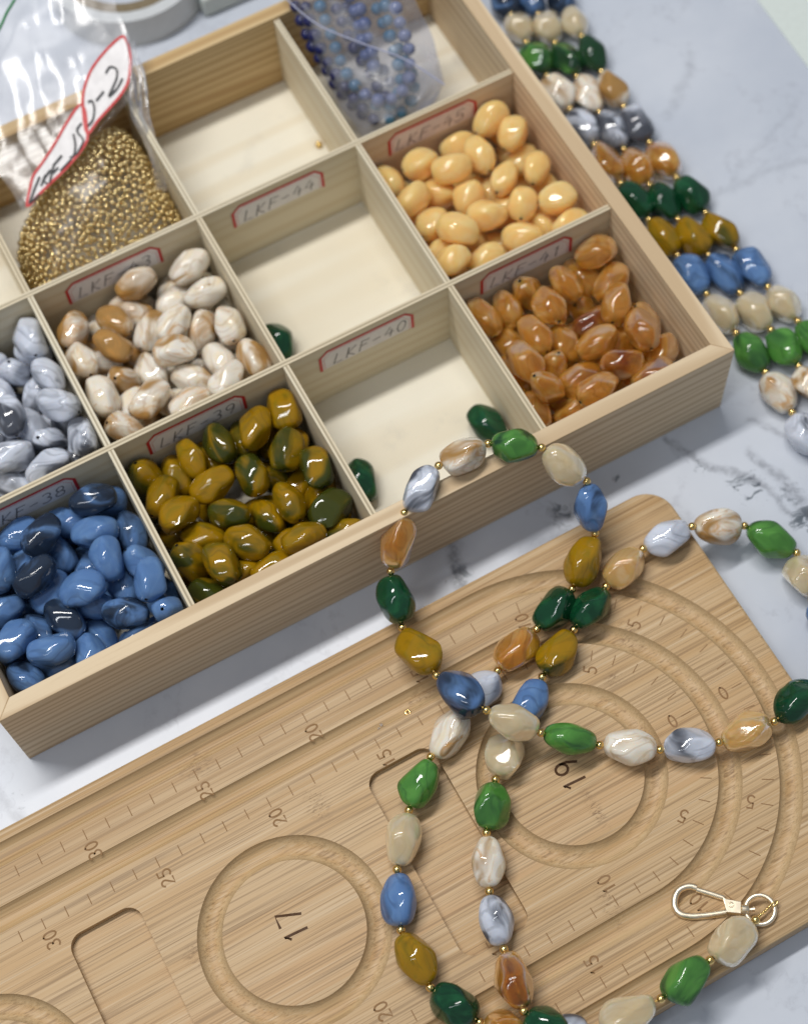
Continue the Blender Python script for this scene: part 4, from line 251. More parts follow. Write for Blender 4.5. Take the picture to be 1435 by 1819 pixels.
BM = {
 'blue': bead_mat('bead_blue', (.095, .195, .41), (.012, .017, .028), (.14, .26, .48), amount=1.05, sss=.15, sss_r=(.4, .7, 1), soft=.18),
 'olive': bead_mat('bead_olive', (.32, .172, .003), (.024, .042, .006), (.215, .150, .006), amount=1.18, sss=.12, sss_r=(1, .6, .2), soft=.2),
 'grey': bead_mat('bead_grey', (.64, .68, .77), (.030, .034, .048), (.44, .47, .55), amount=1.1, sss=.15, soft=.16),
 'shell': bead_mat('bead_shell', (.80, .755, .67), (.34, .170, .024), (.80, .68, .47), amount=.95, sss=.25, soft=.17, streak=(.56, .28, .07)),
 'amber': bead_mat('bead_amber', (.60, .275, .036), (.20, .040, .004), (.76, .47, .145), amount=1.1, sss=1.0, sss_r=(1, .65, .28), soft=.35, sss_s=.009, clear=.52, glass=(.95, .63, .21)),
 'honey': bead_mat('bead_honey', (.70, .46, .17), (.60, .28, .05), (.76, .58, .34), amount=1.0, sss=1.0, sss_r=(1, .65, .35), soft=.35, sss_s=.006, clear=.42, glass=(.95, .74, .42)),
 'peach': bead_mat('bead_peach', (1.0, .57, .22), (1.0, .47, .13), (1.0, .65, .32), amount=.9, sss=1.0, sss_r=(1, .75, .45), soft=.35, sss_s=.014, clear=.12, glass=(1.0, .80, .48)),
 'beige': bead_mat('bead_beige', (.70, .59, .39), (.60, .48, .28), (.78, .69, .51), amount=.8, sss=1.0, sss_r=(1, .8, .55), soft=.35, rough=.07, sss_s=.006, clear=.35, glass=(.93, .84, .64)),
 'green': bead_mat('bead_green', (.070, .225, .040), (.006, .032, .016), (.12, .33, .065), amount=1.15, sss=.15, sss_r=(.3, 1, .2), soft=.22),
 'dkgreen': bead_mat('bead_dark_green', (.004, .048, .018), (.002, .010, .008), (.012, .10, .035), soft=.3, sss=.1, sss_r=(.2, 1, .4)),
}
HOLE = plain('bead_bore_shade', (.02, .018, .015), .8)  # near-black colour puts the shade deep inside the drill hole into the material
GOLD = plain('gold_plating', (.86, .62, .24), .17, 1.0)
GOLD_SMALL = plain('gold_small_beads', (.90, .72, .35), .2, 1.0)
CHAMP = plain('champagne_metal', (1.0, .87, .66), .36, 1.0)
CORD = plain('gold_cord', (.55, .36, .10), .45, .6)
INK = plain('pen_ink', (.13, .12, .13), .6)
MARKER = plain('marker_ink', (.012, .012, .014), .5)
RED = plain('red_print', (.58, .030, .032), .5)
PAPER = plain('label_paper', (.84, .81, .80), .6)
BURN = plain('laser_burn', (.28, .155, .066), .8)
BURN_DARK = plain('carved_burn', (.085, .038, .014), .85)

def wood(name, c_lo, c_hi, lines, gscale=1.0, contrast=1.0, rough=.55, ply=False, smudge=False):
    m, nt, p = newmat(name); n = N(nt)
    oi = n.add('ShaderNodeObjectInfo'); off = n.add('ShaderNodeCombineXYZ')
    for i, k in enumerate((61., 23., 47.)): n.lk(n.math('MULTIPLY', oi.outputs['Random'], k), off.inputs[i])
    v0 = n.coord(); v = n.vmath('ADD', n.coord((.05 * gscale, 1 * gscale, 1 * gscale)), off.outputs[0])
    w, _ = n.noise(v, .55, 2); wv = n.add('ShaderNodeTexWave', wave_type='BANDS', bands_direction='Z'); 
    sh = n.vmath('ADD', v, n.vmath('MULTIPLY', n.noise(v, .35, 2)[1], (0, 1.2, 3.2))); n.lk(sh, wv.inputs['Vector']); wv.inputs['Scale'].default_value = .62; wv.inputs['Distortion'].default_value = 1.2; wv.inputs['Detail'].default_value = 2
    ring = n.maprange(wv.outputs['Fac'], .35, 1.0)
    fib, _ = n.noise(n.vmath('ADD', n.coord((.35, 9, 9)), off.outputs[0]), 1.6, 4, .6)
    c = n.mix(n.maprange(w, .3, .7), c_lo, c_hi)
    c = n.mix(n.math('MULTIPLY', ring, .62 * contrast), c, lines)
    c = n.mix(n.math('MULTIPLY', n.maprange(fib, .5, .8), .28 * contrast), c, lines)
    if smudge:
        sm, _ = n.noise(n.vmath('ADD', v0, off.outputs[0]), .28, 5, .65); c = n.mix(n.math('MULTIPLY', n.maprange(sm, .56, .74), .30), c, (.42, .40, .36))
    if ply:
        geo = n.add('ShaderNodeNewGeometry'); sp = n.add('ShaderNodeSeparateXYZ'); n.lk(geo.outputs['True Normal'], sp.inputs[0])
        yy = n.add('ShaderNodeSeparateXYZ'); n.lk(v0, yy.inputs[0])
        core = n.math('MULTIPLY', n.maprange(n.math('ABSOLUTE', yy.outputs[1]), .03, .055, 1, 0), n.maprange(sp.outputs[2], .8, .9))
        c = n.mix(n.math('MULTIPLY', core, .75), c, tuple(q * .5 for q in lines))
    n.lk(c, p.inputs['Base Color']); p.inputs['Roughness'].default_value = rough; p.inputs['Specular IOR Level'].default_value = .3
    n.lk(n.bump(n.math('ADD', fib, n.math('MULTIPLY', ring, .3)), .25, .0003), p.inputs['Normal'])
    return m
PINE = wood('pine_board', (.70, .55, .36), (.76, .62, .43), (.46, .31, .165), contrast=.95)
PINE_BACK = wood('pine_strong_grain', (.56, .39, .19), (.64, .48, .26), (.38, .22, .08), contrast=1.0)
PLY = wood('basswood_ply', (.70, .62, .46), (.75, .68, .52), (.58, .46, .28), gscale=.6, contrast=.6, ply=True)
FLOORW = wood('ply_floor', (.76, .71, .58), (.80, .76, .64), (.70, .61, .44), gscale=.5, contrast=.75, smudge=True)

def bamboo():
    m, nt, p = newmat('bamboo'); n = N(nt)
    v = n.coord()
    sx = n.add('ShaderNodeSeparateXYZ'); n.lk(v, sx.inputs[0]); X, Y, Z = sx.outputs
    geo = n.add('ShaderNodeNewGeometry'); sn = n.add('ShaderNodeSeparateXYZ'); n.lk(geo.outputs['True Normal'], sn.inputs[0])
    # glued strips, about 1.9 cm wide and staggered
    wob = n.math('ADD', Y, n.math('MULTIPLY', Z, .35))
    strip = n.math('FLOOR', n.math('DIVIDE', wob, 1.87)); 
    wn = n.add('ShaderNodeTexWhiteNoise', noise_dimensions='1D'); n.lk(strip, wn.inputs['W'])
    tone = n.ramp(wn.outputs['Value'], [(0, (.455, .288, .135)), (.5, (.525, .338, .160)), (1, (.55, .348, .172))])
    # long fibres
    st = n.add('ShaderNodeCombineXYZ'); n.lk(n.math('ADD', X, n.math('MULTIPLY', strip, 13.7)), st.inputs[0]); n.lk(n.math('MULTIPLY', Y, 10.), st.inputs[1]); n.lk(n.math('MULTIPLY', Z, 10.), st.inputs[2])
    big = n.vmath('MULTIPLY', st.outputs[0], (.05, .16, .16)); f0, _ = n.noise(big, 1.0, 2)
    f1, _ = n.noise(n.vmath('MULTIPLY', st.outputs[0], (.085, 1, 1)), 1.0, 3, .6)
    f2, _ = n.noise(n.vmath('MULTIPLY', st.outputs[0], (.20, 2.3, 2.3)), 1.0, 2, .5)
    c = n.mix(n.maprange(f0, .35, .65), tone, n.mix(.5, tone, (.60, .44, .26)))
    c = n.mix(n.math('MULTIPLY', n.maprange(f1, .52, .66), .62), c, (.25, .150, .070))
    c = n.mix(n.math('MULTIPLY', n.maprange(f2, .53, .68), .55), c, (.22, .125, .056))
    c = n.mix(n.math('MULTIPLY', n.maprange(f1, .30, .46, 1, 0), .55), c, (.66, .51, .33))
    # node scars
    k = None
    for (kx, ky, rx, ry, st_) in KNOTS:
        dx = n.math('DIVIDE', n.math('SUBTRACT', X, kx), rx); dy = n.math('DIVIDE', n.math('SUBTRACT', Y, ky), ry)
        d = n.math('SQRT', n.math('ADD', n.math('MULTIPLY', dx, dx), n.math('MULTIPLY', dy, dy)))
        q = n.maprange(d, .2, 1.15, st_, 0); k = q if k is None else n.math('MAXIMUM', k, q)
    kn, _ = n.noise(n.vmath('MULTIPLY', v, (3.2, 10, 10)), 1.0, 5, .7, .8)
    c = n.mix(n.math('MULTIPLY', k, n.math('MULTIPLY', n.maprange(kn, .48, .62), .8)), c, (.17, .090, .040))
    # cut across the fibres inside the grooves: speckled bundle ends
    cut = n.math('MULTIPLY', n.maprange(sn.outputs[2], .55, .97, 1, 0), n.maprange(n.math('ABSOLUTE', sn.outputs[0]), .04, .25))
    vo = n.add('ShaderNodeTexVoronoi'); n.lk(n.vmath('MULTIPLY', v, (9, 15, 15)), vo.inputs['Vector']); vo.inputs['Scale'].default_value = 1.0
    c2 = n.mix(n.maprange(vo.outputs['Distance'], .15, .5), (.22, .130, .06), (.47, .335, .19))
    c = n.mix(n.math('MULTIPLY', cut, .55), c, c2)
    slope = n.math('MULTIPLY', n.maprange(sn.outputs[2], .80, .985, 1, 0), n.maprange(sn.outputs[2], .1, .3))
    c = n.mix(n.math('MULTIPLY', slope, .30), c, (.60, .46, .26))
    n.lk(c, p.inputs['Base Color']); p.inputs['Roughness'].default_value = .5; p.inputs['Specular IOR Level'].default_value = .32
    h = n.math('ADD', n.math('MULTIPLY', f1, -.6), n.math('MULTIPLY', n.math('MULTIPLY', k, kn), -1.4)); n.lk(n.bump(h, .28, .0003), p.inputs['Normal'])
    return m
# (x, y, half-length, half-width, strength) of the node scars on the bead board, board frame
KNOTS = [(5.3, -4.9, .9, .75, 1.), (8.85, -8.9, .65, .95, .9), (23.6, -8.9, .55, 1.0, .9), (17.0, -18.1, .45, 1.2, 1.), (18.5, -14.5, .35, 1.2, .9), (2.0, -11.9, .7, .6, .9), (24.3, -15.9, .5, .6, 1.), (14.7, -6.9, 1.0, .5, .9), (22.0, -10.2, .5, .4, .8), (9.2, -15.2, .6, .7, .5), (12.6, -12.6, .5, .5, .35)]
BAMBOO = bamboo()

def marble():
    m, nt, p = newmat('marble_print'); n = N(nt)
    v = n.vmath('ADD', n.coord(), (12.5, 0, -1.5)); a, _ = n.noise(v, .10, 5, .6); _, wc = n.noise(v, .22, 4, .6)
    vw = n.vmath('ADD', v, n.vmath('MULTIPLY', n.vmath('SUBTRACT', wc, (.5, .5, .5)), (7, 7, 0)))
    r1, _ = n.noise(vw, .085, 6, .62); ridge = n.maprange(n.math('ABSOLUTE', n.math('SUBTRACT', r1, .5)), 0, .022, 1, 0)
    r2, _ = n.noise(n.vmath('ADD', vw, (31, 7, 0)), .2, 7, .68); ridge2 = n.maprange(n.math('ABSOLUTE', n.math('SUBTRACT', r2, .5)), 0, .07, 1, 0)
    br, _ = n.noise(v, 1.6, 4, .7)
    c = n.mix(n.maprange(a, .3, .7), (.505, .545, .62), (.60, .635, .70))
    c = n.mix(n.math('MULTIPLY', n.math('MULTIPLY', ridge, n.maprange(br, .4, .65)), .22), c, (.24, .25, .30))
    k = None
    for (x, y, rr, st) in SPOTS:
        d = n.vmath('DISTANCE', v, (x, y, 0)); q = n.maprange(d, rr * .25, rr, st, 0); k = q if k is None else n.math('MAXIMUM', k, q)
    # long named veins: distance to a line, broken up by noise
    L = None
    for (x0, y0, x1, y1, w, st) in LINES:
        dx, dy = x1 - x0, y1 - y0; ln = math.hypot(dx, dy); sp = n.add('ShaderNodeSeparateXYZ'); n.lk(n.vmath('SUBTRACT', n.vmath('ADD', v, n.vmath('MULTIPLY', n.vmath('SUBTRACT', wc, (.5, .5, .5)), (2.6, 2.6, 0))), (x0, y0, 0)), sp.inputs[0])
        t = n.math('DIVIDE', n.math('ADD', n.math('MULTIPLY', sp.outputs[0], dx), n.math('MULTIPLY', sp.outputs[1], dy)), ln * ln); s_ = n.math('ABSOLUTE', n.math('DIVIDE', n.math('SUBTRACT', n.math('MULTIPLY', sp.outputs[0], dy), n.math('MULTIPLY', sp.outputs[1], dx)), ln))
        q = n.math('MULTIPLY', n.maprange(s_, w * .2, w * 3.2, st * .7, 0), n.math('MULTIPLY', n.maprange(t, -.02, .06), n.maprange(t, .94, 1.02, 1, 0))); L = q if L is None else n.math('MAXIMUM', L, q)
    br2, _ = n.noise(v, 2.3, 5, .75); blot, _ = n.noise(vw, .75, 6, .72)
    c = n.mix(n.math('MULTIPLY', k, n.maprange(n.math('ADD', blot, n.math('MULTIPLY', n.math('SUBTRACT', k, .8), .16)), .47, .58)), c, (.045, .065, .085))
    c = n.mix(n.math('MULTIPLY', L, n.maprange(br2, .33, .62, .25, 1)), c, (.10, .105, .13))
    n.lk(c, p.inputs['Base Color']); p.inputs['Roughness'].default_value = .32; p.inputs['Specular IOR Level'].default_value = .45
    n.lk(n.bump(n.noise(v, 14, 2)[0], .05, .0002), p.inputs['Normal'])
    return m
SPOTS = [(32.3, -4.9, 1.7, .95), (33.8, -5.9, 1.6, .95), (33.7, -7.5, 1.5, .9), (31.2, -3.0, .9, .7), (24.6, -2.0, 1.2, .8), (19.1, -2.4, 1.2, .8), (-2.3, -2.0, 1.5, .5), (27.5, -1.6, .35, .7)]
LINES = [(30.2, -1.0, 32.4, -4.6, .10, .75), (32.4, -4.6, 33.2, -7.0, .10, .7), (33.2, -3.2, 33.9, -8.6, .12, .7), (34.0, -2.0, 36.5, -6.0, .10, .5), (19.7, -.3, 18.9, -4.0, .14, .85), (23.9, -1.4, 25.3, -2.4, .12, .6), (40.0, 14.2, 43.6, 17.0, .12, .28), (38.8, 9.6, 45.0, 8.3, .12, .26), (39.6, 9.2, 46.0, 12.0, .10, .2), (-2.9, -.6, -1.7, -3.6, .14, .45)]
MARBLE = marble()

def film(name, tint=(.98, .98, .985), haze=.05, rough=.30, bump=.08, shine=.14):
    m, nt, p = newmat(name); n = N(nt); out = nt.nodes['Material Output']; nt.nodes.remove(p)
    v = n.coord(); f, _ = n.noise(n.vmath('MULTIPLY', v, (1.0, .22, 1)), .8, 2, .5, .6); nb = n.bump(f, bump, .004)
    tr = n.add('ShaderNodeBsdfTransparent'); tr.inputs[0].default_value = tint + (1,)
    gl = n.add('ShaderNodeBsdfGlossy'); gl.inputs['Roughness'].default_value = rough; n.lk(nb, gl.inputs['Normal'])
    df = n.add('ShaderNodeBsdfDiffuse'); df.inputs[0].default_value = (.85, .86, .90, 1); n.lk(nb, df.inputs['Normal'])
    lw = n.add('ShaderNodeLayerWeight'); lw.inputs['Blend'].default_value = .35; n.lk(nb, lw.inputs['Normal'])
    a = n.add('ShaderNodeMixShader'); n.lk(n.math('ADD', n.math('MULTIPLY', lw.outputs['Fresnel'], shine), .02, clamp=True), a.inputs[0]); n.lk(tr.outputs[0], a.inputs[1]); n.lk(gl.outputs[0], a.inputs[2])
    b = n.add('ShaderNodeMixShader'); n.lk(n.maprange(f, .25, .8, haze * .4, haze * 1.9), b.inputs[0]); n.lk(a.outputs[0], b.inputs[1]); n.lk(df.outputs[0], b.inputs[2])
    n.lk(b.outputs[0], out.inputs['Surface']); return m
FILM_M = film('clear_film'); FILM_S = film('clear_film_front', haze=.04, rough=.13, bump=.05, shine=.11); FILM_T = film('tight_film', haze=.015, rough=.2, bump=.1, shine=.07); FILM_B = film('clear_film_blue', (.86, .88, .96), .15, .25, .22)

# ------------------------------------------------------------------ the table
tb = box('table', (-60, -70, -3), (85, 70, 0), MARBLE, None, .3); tb['kind'] = 'structure'; tb.location.z = -.015
tb['label'] = 'pale blue white table top printed with dark marble veins'

# ------------------------------------------------------------------ compartment tray
TX = [0, 8.062, 16.395, 24.512, 32.703]; TY = [0, 8.318, 17.118, 25.447]; TH_, TD, TT = 5.061, 4.89, .75
FL = .45
tray = tag(empty('compartment_tray', (TX[4] / 2, TY[3] / 2, 0)), 'pale pine tray of twelve square compartments holding beads and plastic bags', 'tray')
tray_c = V((TX[4] / 2, TY[3] / 2, 0))
def rim(length, mat, loc, rz):
    L = length / 2; t = TT
    vs = [(-L, 0, 0), (L, 0, 0), (L - t, t, 0), (-L + t, t, 0), (-L, 0, TH_), (L, 0, TH_), (L - t, t, TH_), (-L + t, t, TH_)]
    o = mesh_obj('side_board', vs, [(3, 2, 1, 0), (4, 5, 6, 7), (0, 1, 5, 4), (2, 3, 7, 6), (1, 2, 6, 5), (3, 0, 4, 7)], mat, tray)
    o.location = (V(loc) - tray_c) * S; o.rotation_euler.z = rz; bevel(o, .035); return o
WX, WY = TX[4] + 2 * TT, TY[3] + 2 * TT
rim(WX - .004, PINE, (TX[4] / 2, -TT, 0), 0); rim(WX - .004, PINE_BACK, (TX[4] / 2, TY[3] + TT, 0), math.pi)
rim(WY - .004, PINE, (TX[4] + TT, TY[3] / 2, 0), math.pi / 2); rim(WY - .004, PINE, (-TT, TY[3] / 2, 0), -math.pi / 2)
def tbox(name, lo, hi, mat, bv=0, swap=False):
    lo, hi = V(lo), V(hi); c = (lo + hi) / 2; h = (hi - lo) / 2
    if swap: h = V((h.y, h.x, h.z))
    o = box(name, -h, h, mat, tray, bv); o.location = (c - tray_c) * S
    if swap: o.rotation_euler.z = math.pi / 2
    return o
tbox('bottom_panel', (.01, .01, .12), (TX[4] - .01, TY[3] - .01, FL), FLOORW)
DT = .135
for j in (1, 2): tbox('divider', (.005, TY[j] - DT, FL + .003), (TX[4] - .005, TY[j] + DT, TD + .02), PLY, .015)
for i in (1, 2, 3):
    for j in range(3):
        y0 = TY[j] + (DT + .006 if j else .006); y1 = TY[j + 1] - (DT + .006 if j < 2 else .006)
        tbox('divider', (TX[i] - DT, y0, FL + .003), (TX[i] + DT, y1, TD), PLY, .015, True)
def sticker(ci, rj, txt):
    x0 = TX[ci] + 1.52; y = TY[rj + 1] - DT - .012; z0, z1 = 3.05, 4.47; w = 4.68
    R0 = [(0, 0), (0, z1 - z0 - .38), (.40, z1 - z0), (w - .38, z1 - z0), (w, z1 - z0 - .40), (w, 0)]
    st = mesh_obj('sticker', [(a, 0, b) for a, b in R0], [tuple(range(6))[::-1]], PAPER, tray); st.location = (V((x0, y, z0)) - tray_c) * S
    ins = [(.05, 0), (.05, z1 - z0 - .40), (.42, z1 - z0 - .05), (w - .40, z1 - z0 - .05), (w - .05, z1 - z0 - .42), (w - .05, 0)]
    parts = [ribbon2d(ins, .15), ribbon2d([(a + (.17 if a < w / 2 else -.17), b - (.16 if b > .1 else 0)) for a, b in ins], .018)]
    vs, fs = merge(parts); mesh_obj('border', [(v[0], -.008, v[1]) for v in vs], fs, RED, st)
    vs, fs = text_geo(txt, .72, .05); cx, cz = w / 2 + rnd.uniform(-.2, .2), .52
    mesh_obj('handwriting', [(cx + v[0] * 1.15 + v[1] * .18, -.009, cz + v[1] + .03 * v[0]) for v in vs], fs, INK, st)
for ci, rj, tx in ((0, 0, 'LKF-38'), (1, 0, 'LKF-39'), (2, 0, 'LKF-40'), (3, 0, 'LKF-41'), (1, 1, 'LKF-43'), (2, 1, 'LKF-44'), (3, 1, 'LKF-45')): sticker(ci, rj, tx)

# ------------------------------------------------------------------ bamboo bead board
ZB = 1.577; BY = -12.96; XC = 18.68
board = tag(empty('bead_board', (0, 0, 0), .009), 'bamboo beading board with round and straight grooves, pockets and burnt ruler marks', 'bead board')
def rounded_rect(x0, y0, x1, y1, r, n=10):
    p = []
    for cx, cy, a in ((x1 - r, y1 - r, 0), (x0 + r, y1 - r, 90), (x0 + r, y0 + r, 180), (x1 - r, y0 + r, 270)): p += arcpts(cx, cy, r, r, a, a + 90, n)
    return p
def prism(p, z0, z1):
    n = len(p); vs = [(a, b, z0) for a, b in p] + [(a, b, z1) for a, b in p]
    return vs, [tuple(range(n))[::-1], tuple(range(n, 2 * n))] + [(i, (i + 1) % n, n + (i + 1) % n, n + i) for i in range(n)]
def build_board():
    x0, x1, y0, y1, r = -9.6, 28.4, -22.44, -3.48, 1.3; b = .14
    layers = []
    for z, ins in ((0, b), (b * .35, b * .3), (b, 0), (ZB - b, 0), (ZB - b * .35, b * .3), (ZB, b)): layers.append([(a, c, z) for a, c in rounded_rect(x0 + ins, y0 + ins, x1 - ins, y1 - ins, r - ins * .5)])
    n = len(layers[0]); vs = sum(layers, []); fs = [tuple(range(n))[::-1], tuple(5 * n + i for i in range(n))]
    for k in range(5): fs += [(k * n + i, k * n + (i + 1) % n, (k + 1) * n + (i + 1) % n, (k + 1) * n + i) for i in range(n)]
    o = mesh_obj('slab', vs, fs, BAMBOO, board)
    cut = []
    def upath(R):
        p = [(-11, BY + R), (2, BY + R), (12, BY + R)] + arcpts(XC, BY, R, R, 90, -90, 64) + [(12, BY - R), (2, BY - R), (-11, BY - R)]
        return [V((a, b_, ZB + .13)) for a, b_ in p]
    for R, hw in ((6.08, .50), (8.50, .49)): cut.append(tube_geo(upath(R), hw, 28))
    for cx, cy, R, hw in ((18.42, -12.85, 3.40, .50), (5.72, -12.98, 3.34, .52), (-6.98, -12.98, 3.30, .52)):
        cut.append(tube_geo([V((a, b_, ZB + .13)) for a, b_ in arcpts(cx, cy, R, R, 0, 360, 96)[:-1]], hw, 28, True))
    for xa, xb in ((11.0, 14.02), (-2.3, .74)): cut.append(prism(rounded_rect(xa, -17.25, xb, -8.86, .62), ZB - .36, ZB + .5))
    tmp = []
    for vs, fs in cut:
        c = mesh_obj('cutter', vs, fs, None); bm = bmesh.new(); bm.from_mesh(c.data); bmesh.ops.recalc_face_normals(bm, faces=bm.faces); bm.to_mesh(c.data); bm.free(); tmp.append(c)
        md = o.modifiers.new('cut', 'BOOLEAN'); md.object = c; md.operation = 'DIFFERENCE'; md.solver = 'EXACT'; c.parent = board
    bpy.context.view_layer.update(); dg = bpy.context.evaluated_depsgraph_get(); me = bpy.data.meshes.new_from_object(o.evaluated_get(dg))
    o.modifiers.clear(); o.data = me; me.shade_smooth(); me.set_sharp_from_angle(angle=math.radians(24))
    me.materials.clear(); me.materials.append(BAMBOO)
    for c in tmp: bpy.data.objects.remove(c)
    return o
build_board()
EP = .006
def tick(p, q, w=.038):
    vs, fs = ribbon2d([p, q], w); mesh_obj('tick_mark', [(v[0], v[1], ZB + EP) for v in vs], fs, BURN, board)
def numeral(s, pos, right, up, size=.52, w=.075, outline=0, mat=None):
    vs, fs = text_geo(s, size, w, .22, outline); r, u = V(right), V(up)
    mesh_obj('numeral', [(pos[0] + r.x * v[0] + u.x * v[1], pos[1] + r.y * v[0] + u.y * v[1], ZB + EP) for v in vs], fs, mat or BURN, board)
for (rin, rout, kq, far0, near0, kmax) in ((4.88, 5.32, 8.52, 27.176, 27.26, 35), (7.33, 7.79, 11.46, 30.09, 30.20, 38)):
    for sgn, x00 in ((1, far0), (-1, near0)):
        for k in range(0, kmax):
            major = k % 5 == 0
            if k == 0 and sgn < 0: continue
            if k < kq - .2:
                a = sgn * math.pi / 2 * k / kq; d = V((math.cos(a), math.sin(a))); c = V((XC, BY))
                tick(c + d * rin, c + d * rout)
                if major: numeral(str(k), c + d * (rin - .42), d * sgn, V((-d.y, d.x)) * sgn)
            else:
                x = x00 - k
                if x < -9: continue
                tick((x, BY + sgn * rin), (x, BY + sgn * rout))
                if major: numeral(str(k), (x + .03, BY + sgn * (rin - (.50 if k > 9 else .40))), V((0, 1)), V((-1, 0)))
numeral('17', (5.75, -12.72), V((.06, 1)), V((-1, .06)), .95, .11, 0, BURN_DARK)
numeral('19', (18.35, -12.85), V((.06, 1)), V((-1, .06)), .95, .11, 0, BURN_DARK)

# ------------------------------------------------------------------ bead shapes (tumbled, faceted nuggets)
def bead_mesh(seed, hl=1.08, hw=.672, nr=22, ns=28, power=None):
    r = random.Random(seed); pl = [(V((1, 0, 0)), hl), (V((-1, 0, 0)), hl)]
    k = r.choice((4, 4, 5)); a0 = r.uniform(0, 6.28)
    for side in (1, -1):
        for i in range(k):
            a = a0 + (i + (.5 if side < 0 else 0) + r.uniform(-.18, .18)) * 2 * math.pi / k; t = math.radians(r.uniform(7, 26)) * side
            pl.append((V((math.sin(t), math.cos(t) * math.cos(a), math.cos(t) * math.sin(a))), hw * r.uniform(.93, 1.10) * (1 + .10 * abs(math.sin(t)))))
        for i in range(4):
            a = a0 + (i * .5 * math.pi) + r.uniform(-.4, .4) + side; t = math.radians(r.uniform(44, 58)) * side
            pl.append((V((math.sin(t), math.cos(t) * math.cos(a), math.cos(t) * math.sin(a))), r.uniform(.98, 1.09)))
    pw = power or r.uniform(8.5, 13)
    def rad(d): return sum(max(0.0, nn.dot(d) / h) ** pw for nn, h in pl) ** (-1 / pw)
    th0 = .085 / hl; vs = []; fs = []
    for i in range(nr):
        th = th0 + (math.pi - 2 * th0) * i / (nr - 1)
        for j in range(ns):
            g = 2 * math.pi * j / ns; d = V((math.cos(th), math.sin(th) * math.cos(g), math.sin(th) * math.sin(g))); vs.append(d * rad(d))
    for i in range(nr - 1):
        for j in range(ns): fs.append((i * ns + j, i * ns + (j + 1) % ns, (i + 1) * ns + (j + 1) % ns, (i + 1) * ns + j))
    nb = len(fs)
    for end in (0, 1):
        base = (nr - 1) * ns * end; st = len(vs); x = (hl - .5) * (1 if not end else -1)
        for j in range(ns): p = vs[base + j]; vs.append(V((x, p.y * .9, p.z * .9)))
        for j in range(ns):
            q = (base + (j + 1) % ns, base + j, st + j, st + (j + 1) % ns); fs.append(q if not end else q[::-1])
        fs.append(tuple(st + j for j in range(ns)) if end else tuple(st + j for j in range(ns))[::-1])
    me = bpy.data.meshes.new('bead'); me.from_pydata([tuple(v * S) for v in vs], [], fs); me.update(); me.shade_smooth()
    me.materials.append(None); me.materials.append(HOLE)
    for p in me.polygons:
        if p.index >= nb: p.material_index = 1
    me.set_sharp_from_angle(angle=math.radians(55))
    return me
_BASE = [bead_mesh(100 + i) for i in range(9)]
_ROUND = [bead_mesh(300 + i, 1.10, .70, 22, 28, 6) for i in range(4)]
_cache = {}
def bead_data(kind, i):
    if (kind, i) not in _cache:
        me = (_ROUND if kind == 'peach' else _BASE)[i].copy(); me.materials[0] = BM[kind]; _cache[(kind, i)] = me
    return _cache[(kind, i)]
def axis_rot(ax, roll):
    x = V(ax).normalized(); z = V((0, 0, 1)) if abs(x.z) < .95 else V((0, 1, 0)); y = z.cross(x).normalized(); z = x.cross(y)
    return Matrix((x, y, z)).transposed() @ Matrix.Rotation(roll, 3, 'X')
def put_bead(name, kind, pos, ax, dark, parent=None, sc=(1, 1, 1), variant=None, off=None):
    o = bpy.data.objects.new(name, bead_data(kind, rnd.randrange(4 if kind == 'peach' else 9) if variant is None else variant)); col.objects.link(o)
    M = axis_rot(ax, rnd.uniform(0, 6.28)).to_4x4(); M.translation = (V(pos) - (off or V((0, 0, 0)))) * S
    o.matrix_basis = M @ Matrix.Diagonal((sc[0], sc[1], sc[2], 1)); o.parent = parent
    o.color = (dark, rnd.random(), 0, 1); return o

ORD = ['first', 'second', 'third', 'fourth', 'fifth', 'sixth', 'seventh', 'eighth', 'ninth', 'tenth', 'eleventh', 'twelfth']
DESC = {'blue': ('clear sky blue', 'smoky blue', 'dark smoky blue'), 'olive': ('mustard yellow', 'green streaked mustard', 'dark olive green'), 'grey': ('plain white', 'grey veined white', 'smoky grey'),
        'shell': ('milky white', 'tan streaked cream', 'caramel brown swirled'), 'amber': ('pale amber', 'golden amber', 'deep brown amber'), 'peach': ('pale peach', 'soft peach', 'orange peach')}
BINN = {'blue': 'blue', 'olive': 'mustard', 'grey': 'grey and white', 'shell': 'cream shell', 'amber': 'amber', 'peach': 'peach'}
for nm, L in BINS.items():
    top = sorted([b for b in L if not b[7]], key=lambda b: b[1]); y0 = top[0][1]; rows = {}
    for b in top: rows.setdefault(int((b[1] - y0) / 1.45), []).append(b)
    for ri, key in enumerate(sorted(rows)):
        for xi, b in enumerate(sorted(rows[key], key=lambda q: q[0])):
            s = rnd.uniform(.93, 1.03) * (1.02 if nm == 'peach' else 1); o = put_bead(nm + '_bead' if nm != 'grey' else 'marbled_bead', nm, b[:3], b[3:6], b[6], None, (s, s * rnd.uniform(.92, 1.0), s * rnd.uniform(.92, 1.0)))
            d = DESC[nm][0 if b[6] < .18 else (1 if b[6] < .56 else 2)]
            tag(o, f"{d} bead, {ORD[xi]} from left in {ORD[ri]} row from front, {BINN[nm]} compartment", 'bead', f'beads heaped in the {BINN[nm]} compartment')
    low = sorted([b for b in L if b[7]], key=lambda b: b[1])
    ng = round(len(low) ** .5)
    for ri in range(ng):
        for xi, b in enumerate(sorted(low[ri * ng:ri * ng + ng], key=lambda q: q[0])):
            tag(put_bead(nm + '_bead' if nm != 'grey' else 'marbled_bead', nm, b[:3], b[3:6], b[6]), f'half hidden bead, {ORD[xi]} from left, {ORD[ri]} row from front, under the {BINN[nm]} heap', 'bead', f'beads heaped in the {BINN[nm]} compartment')
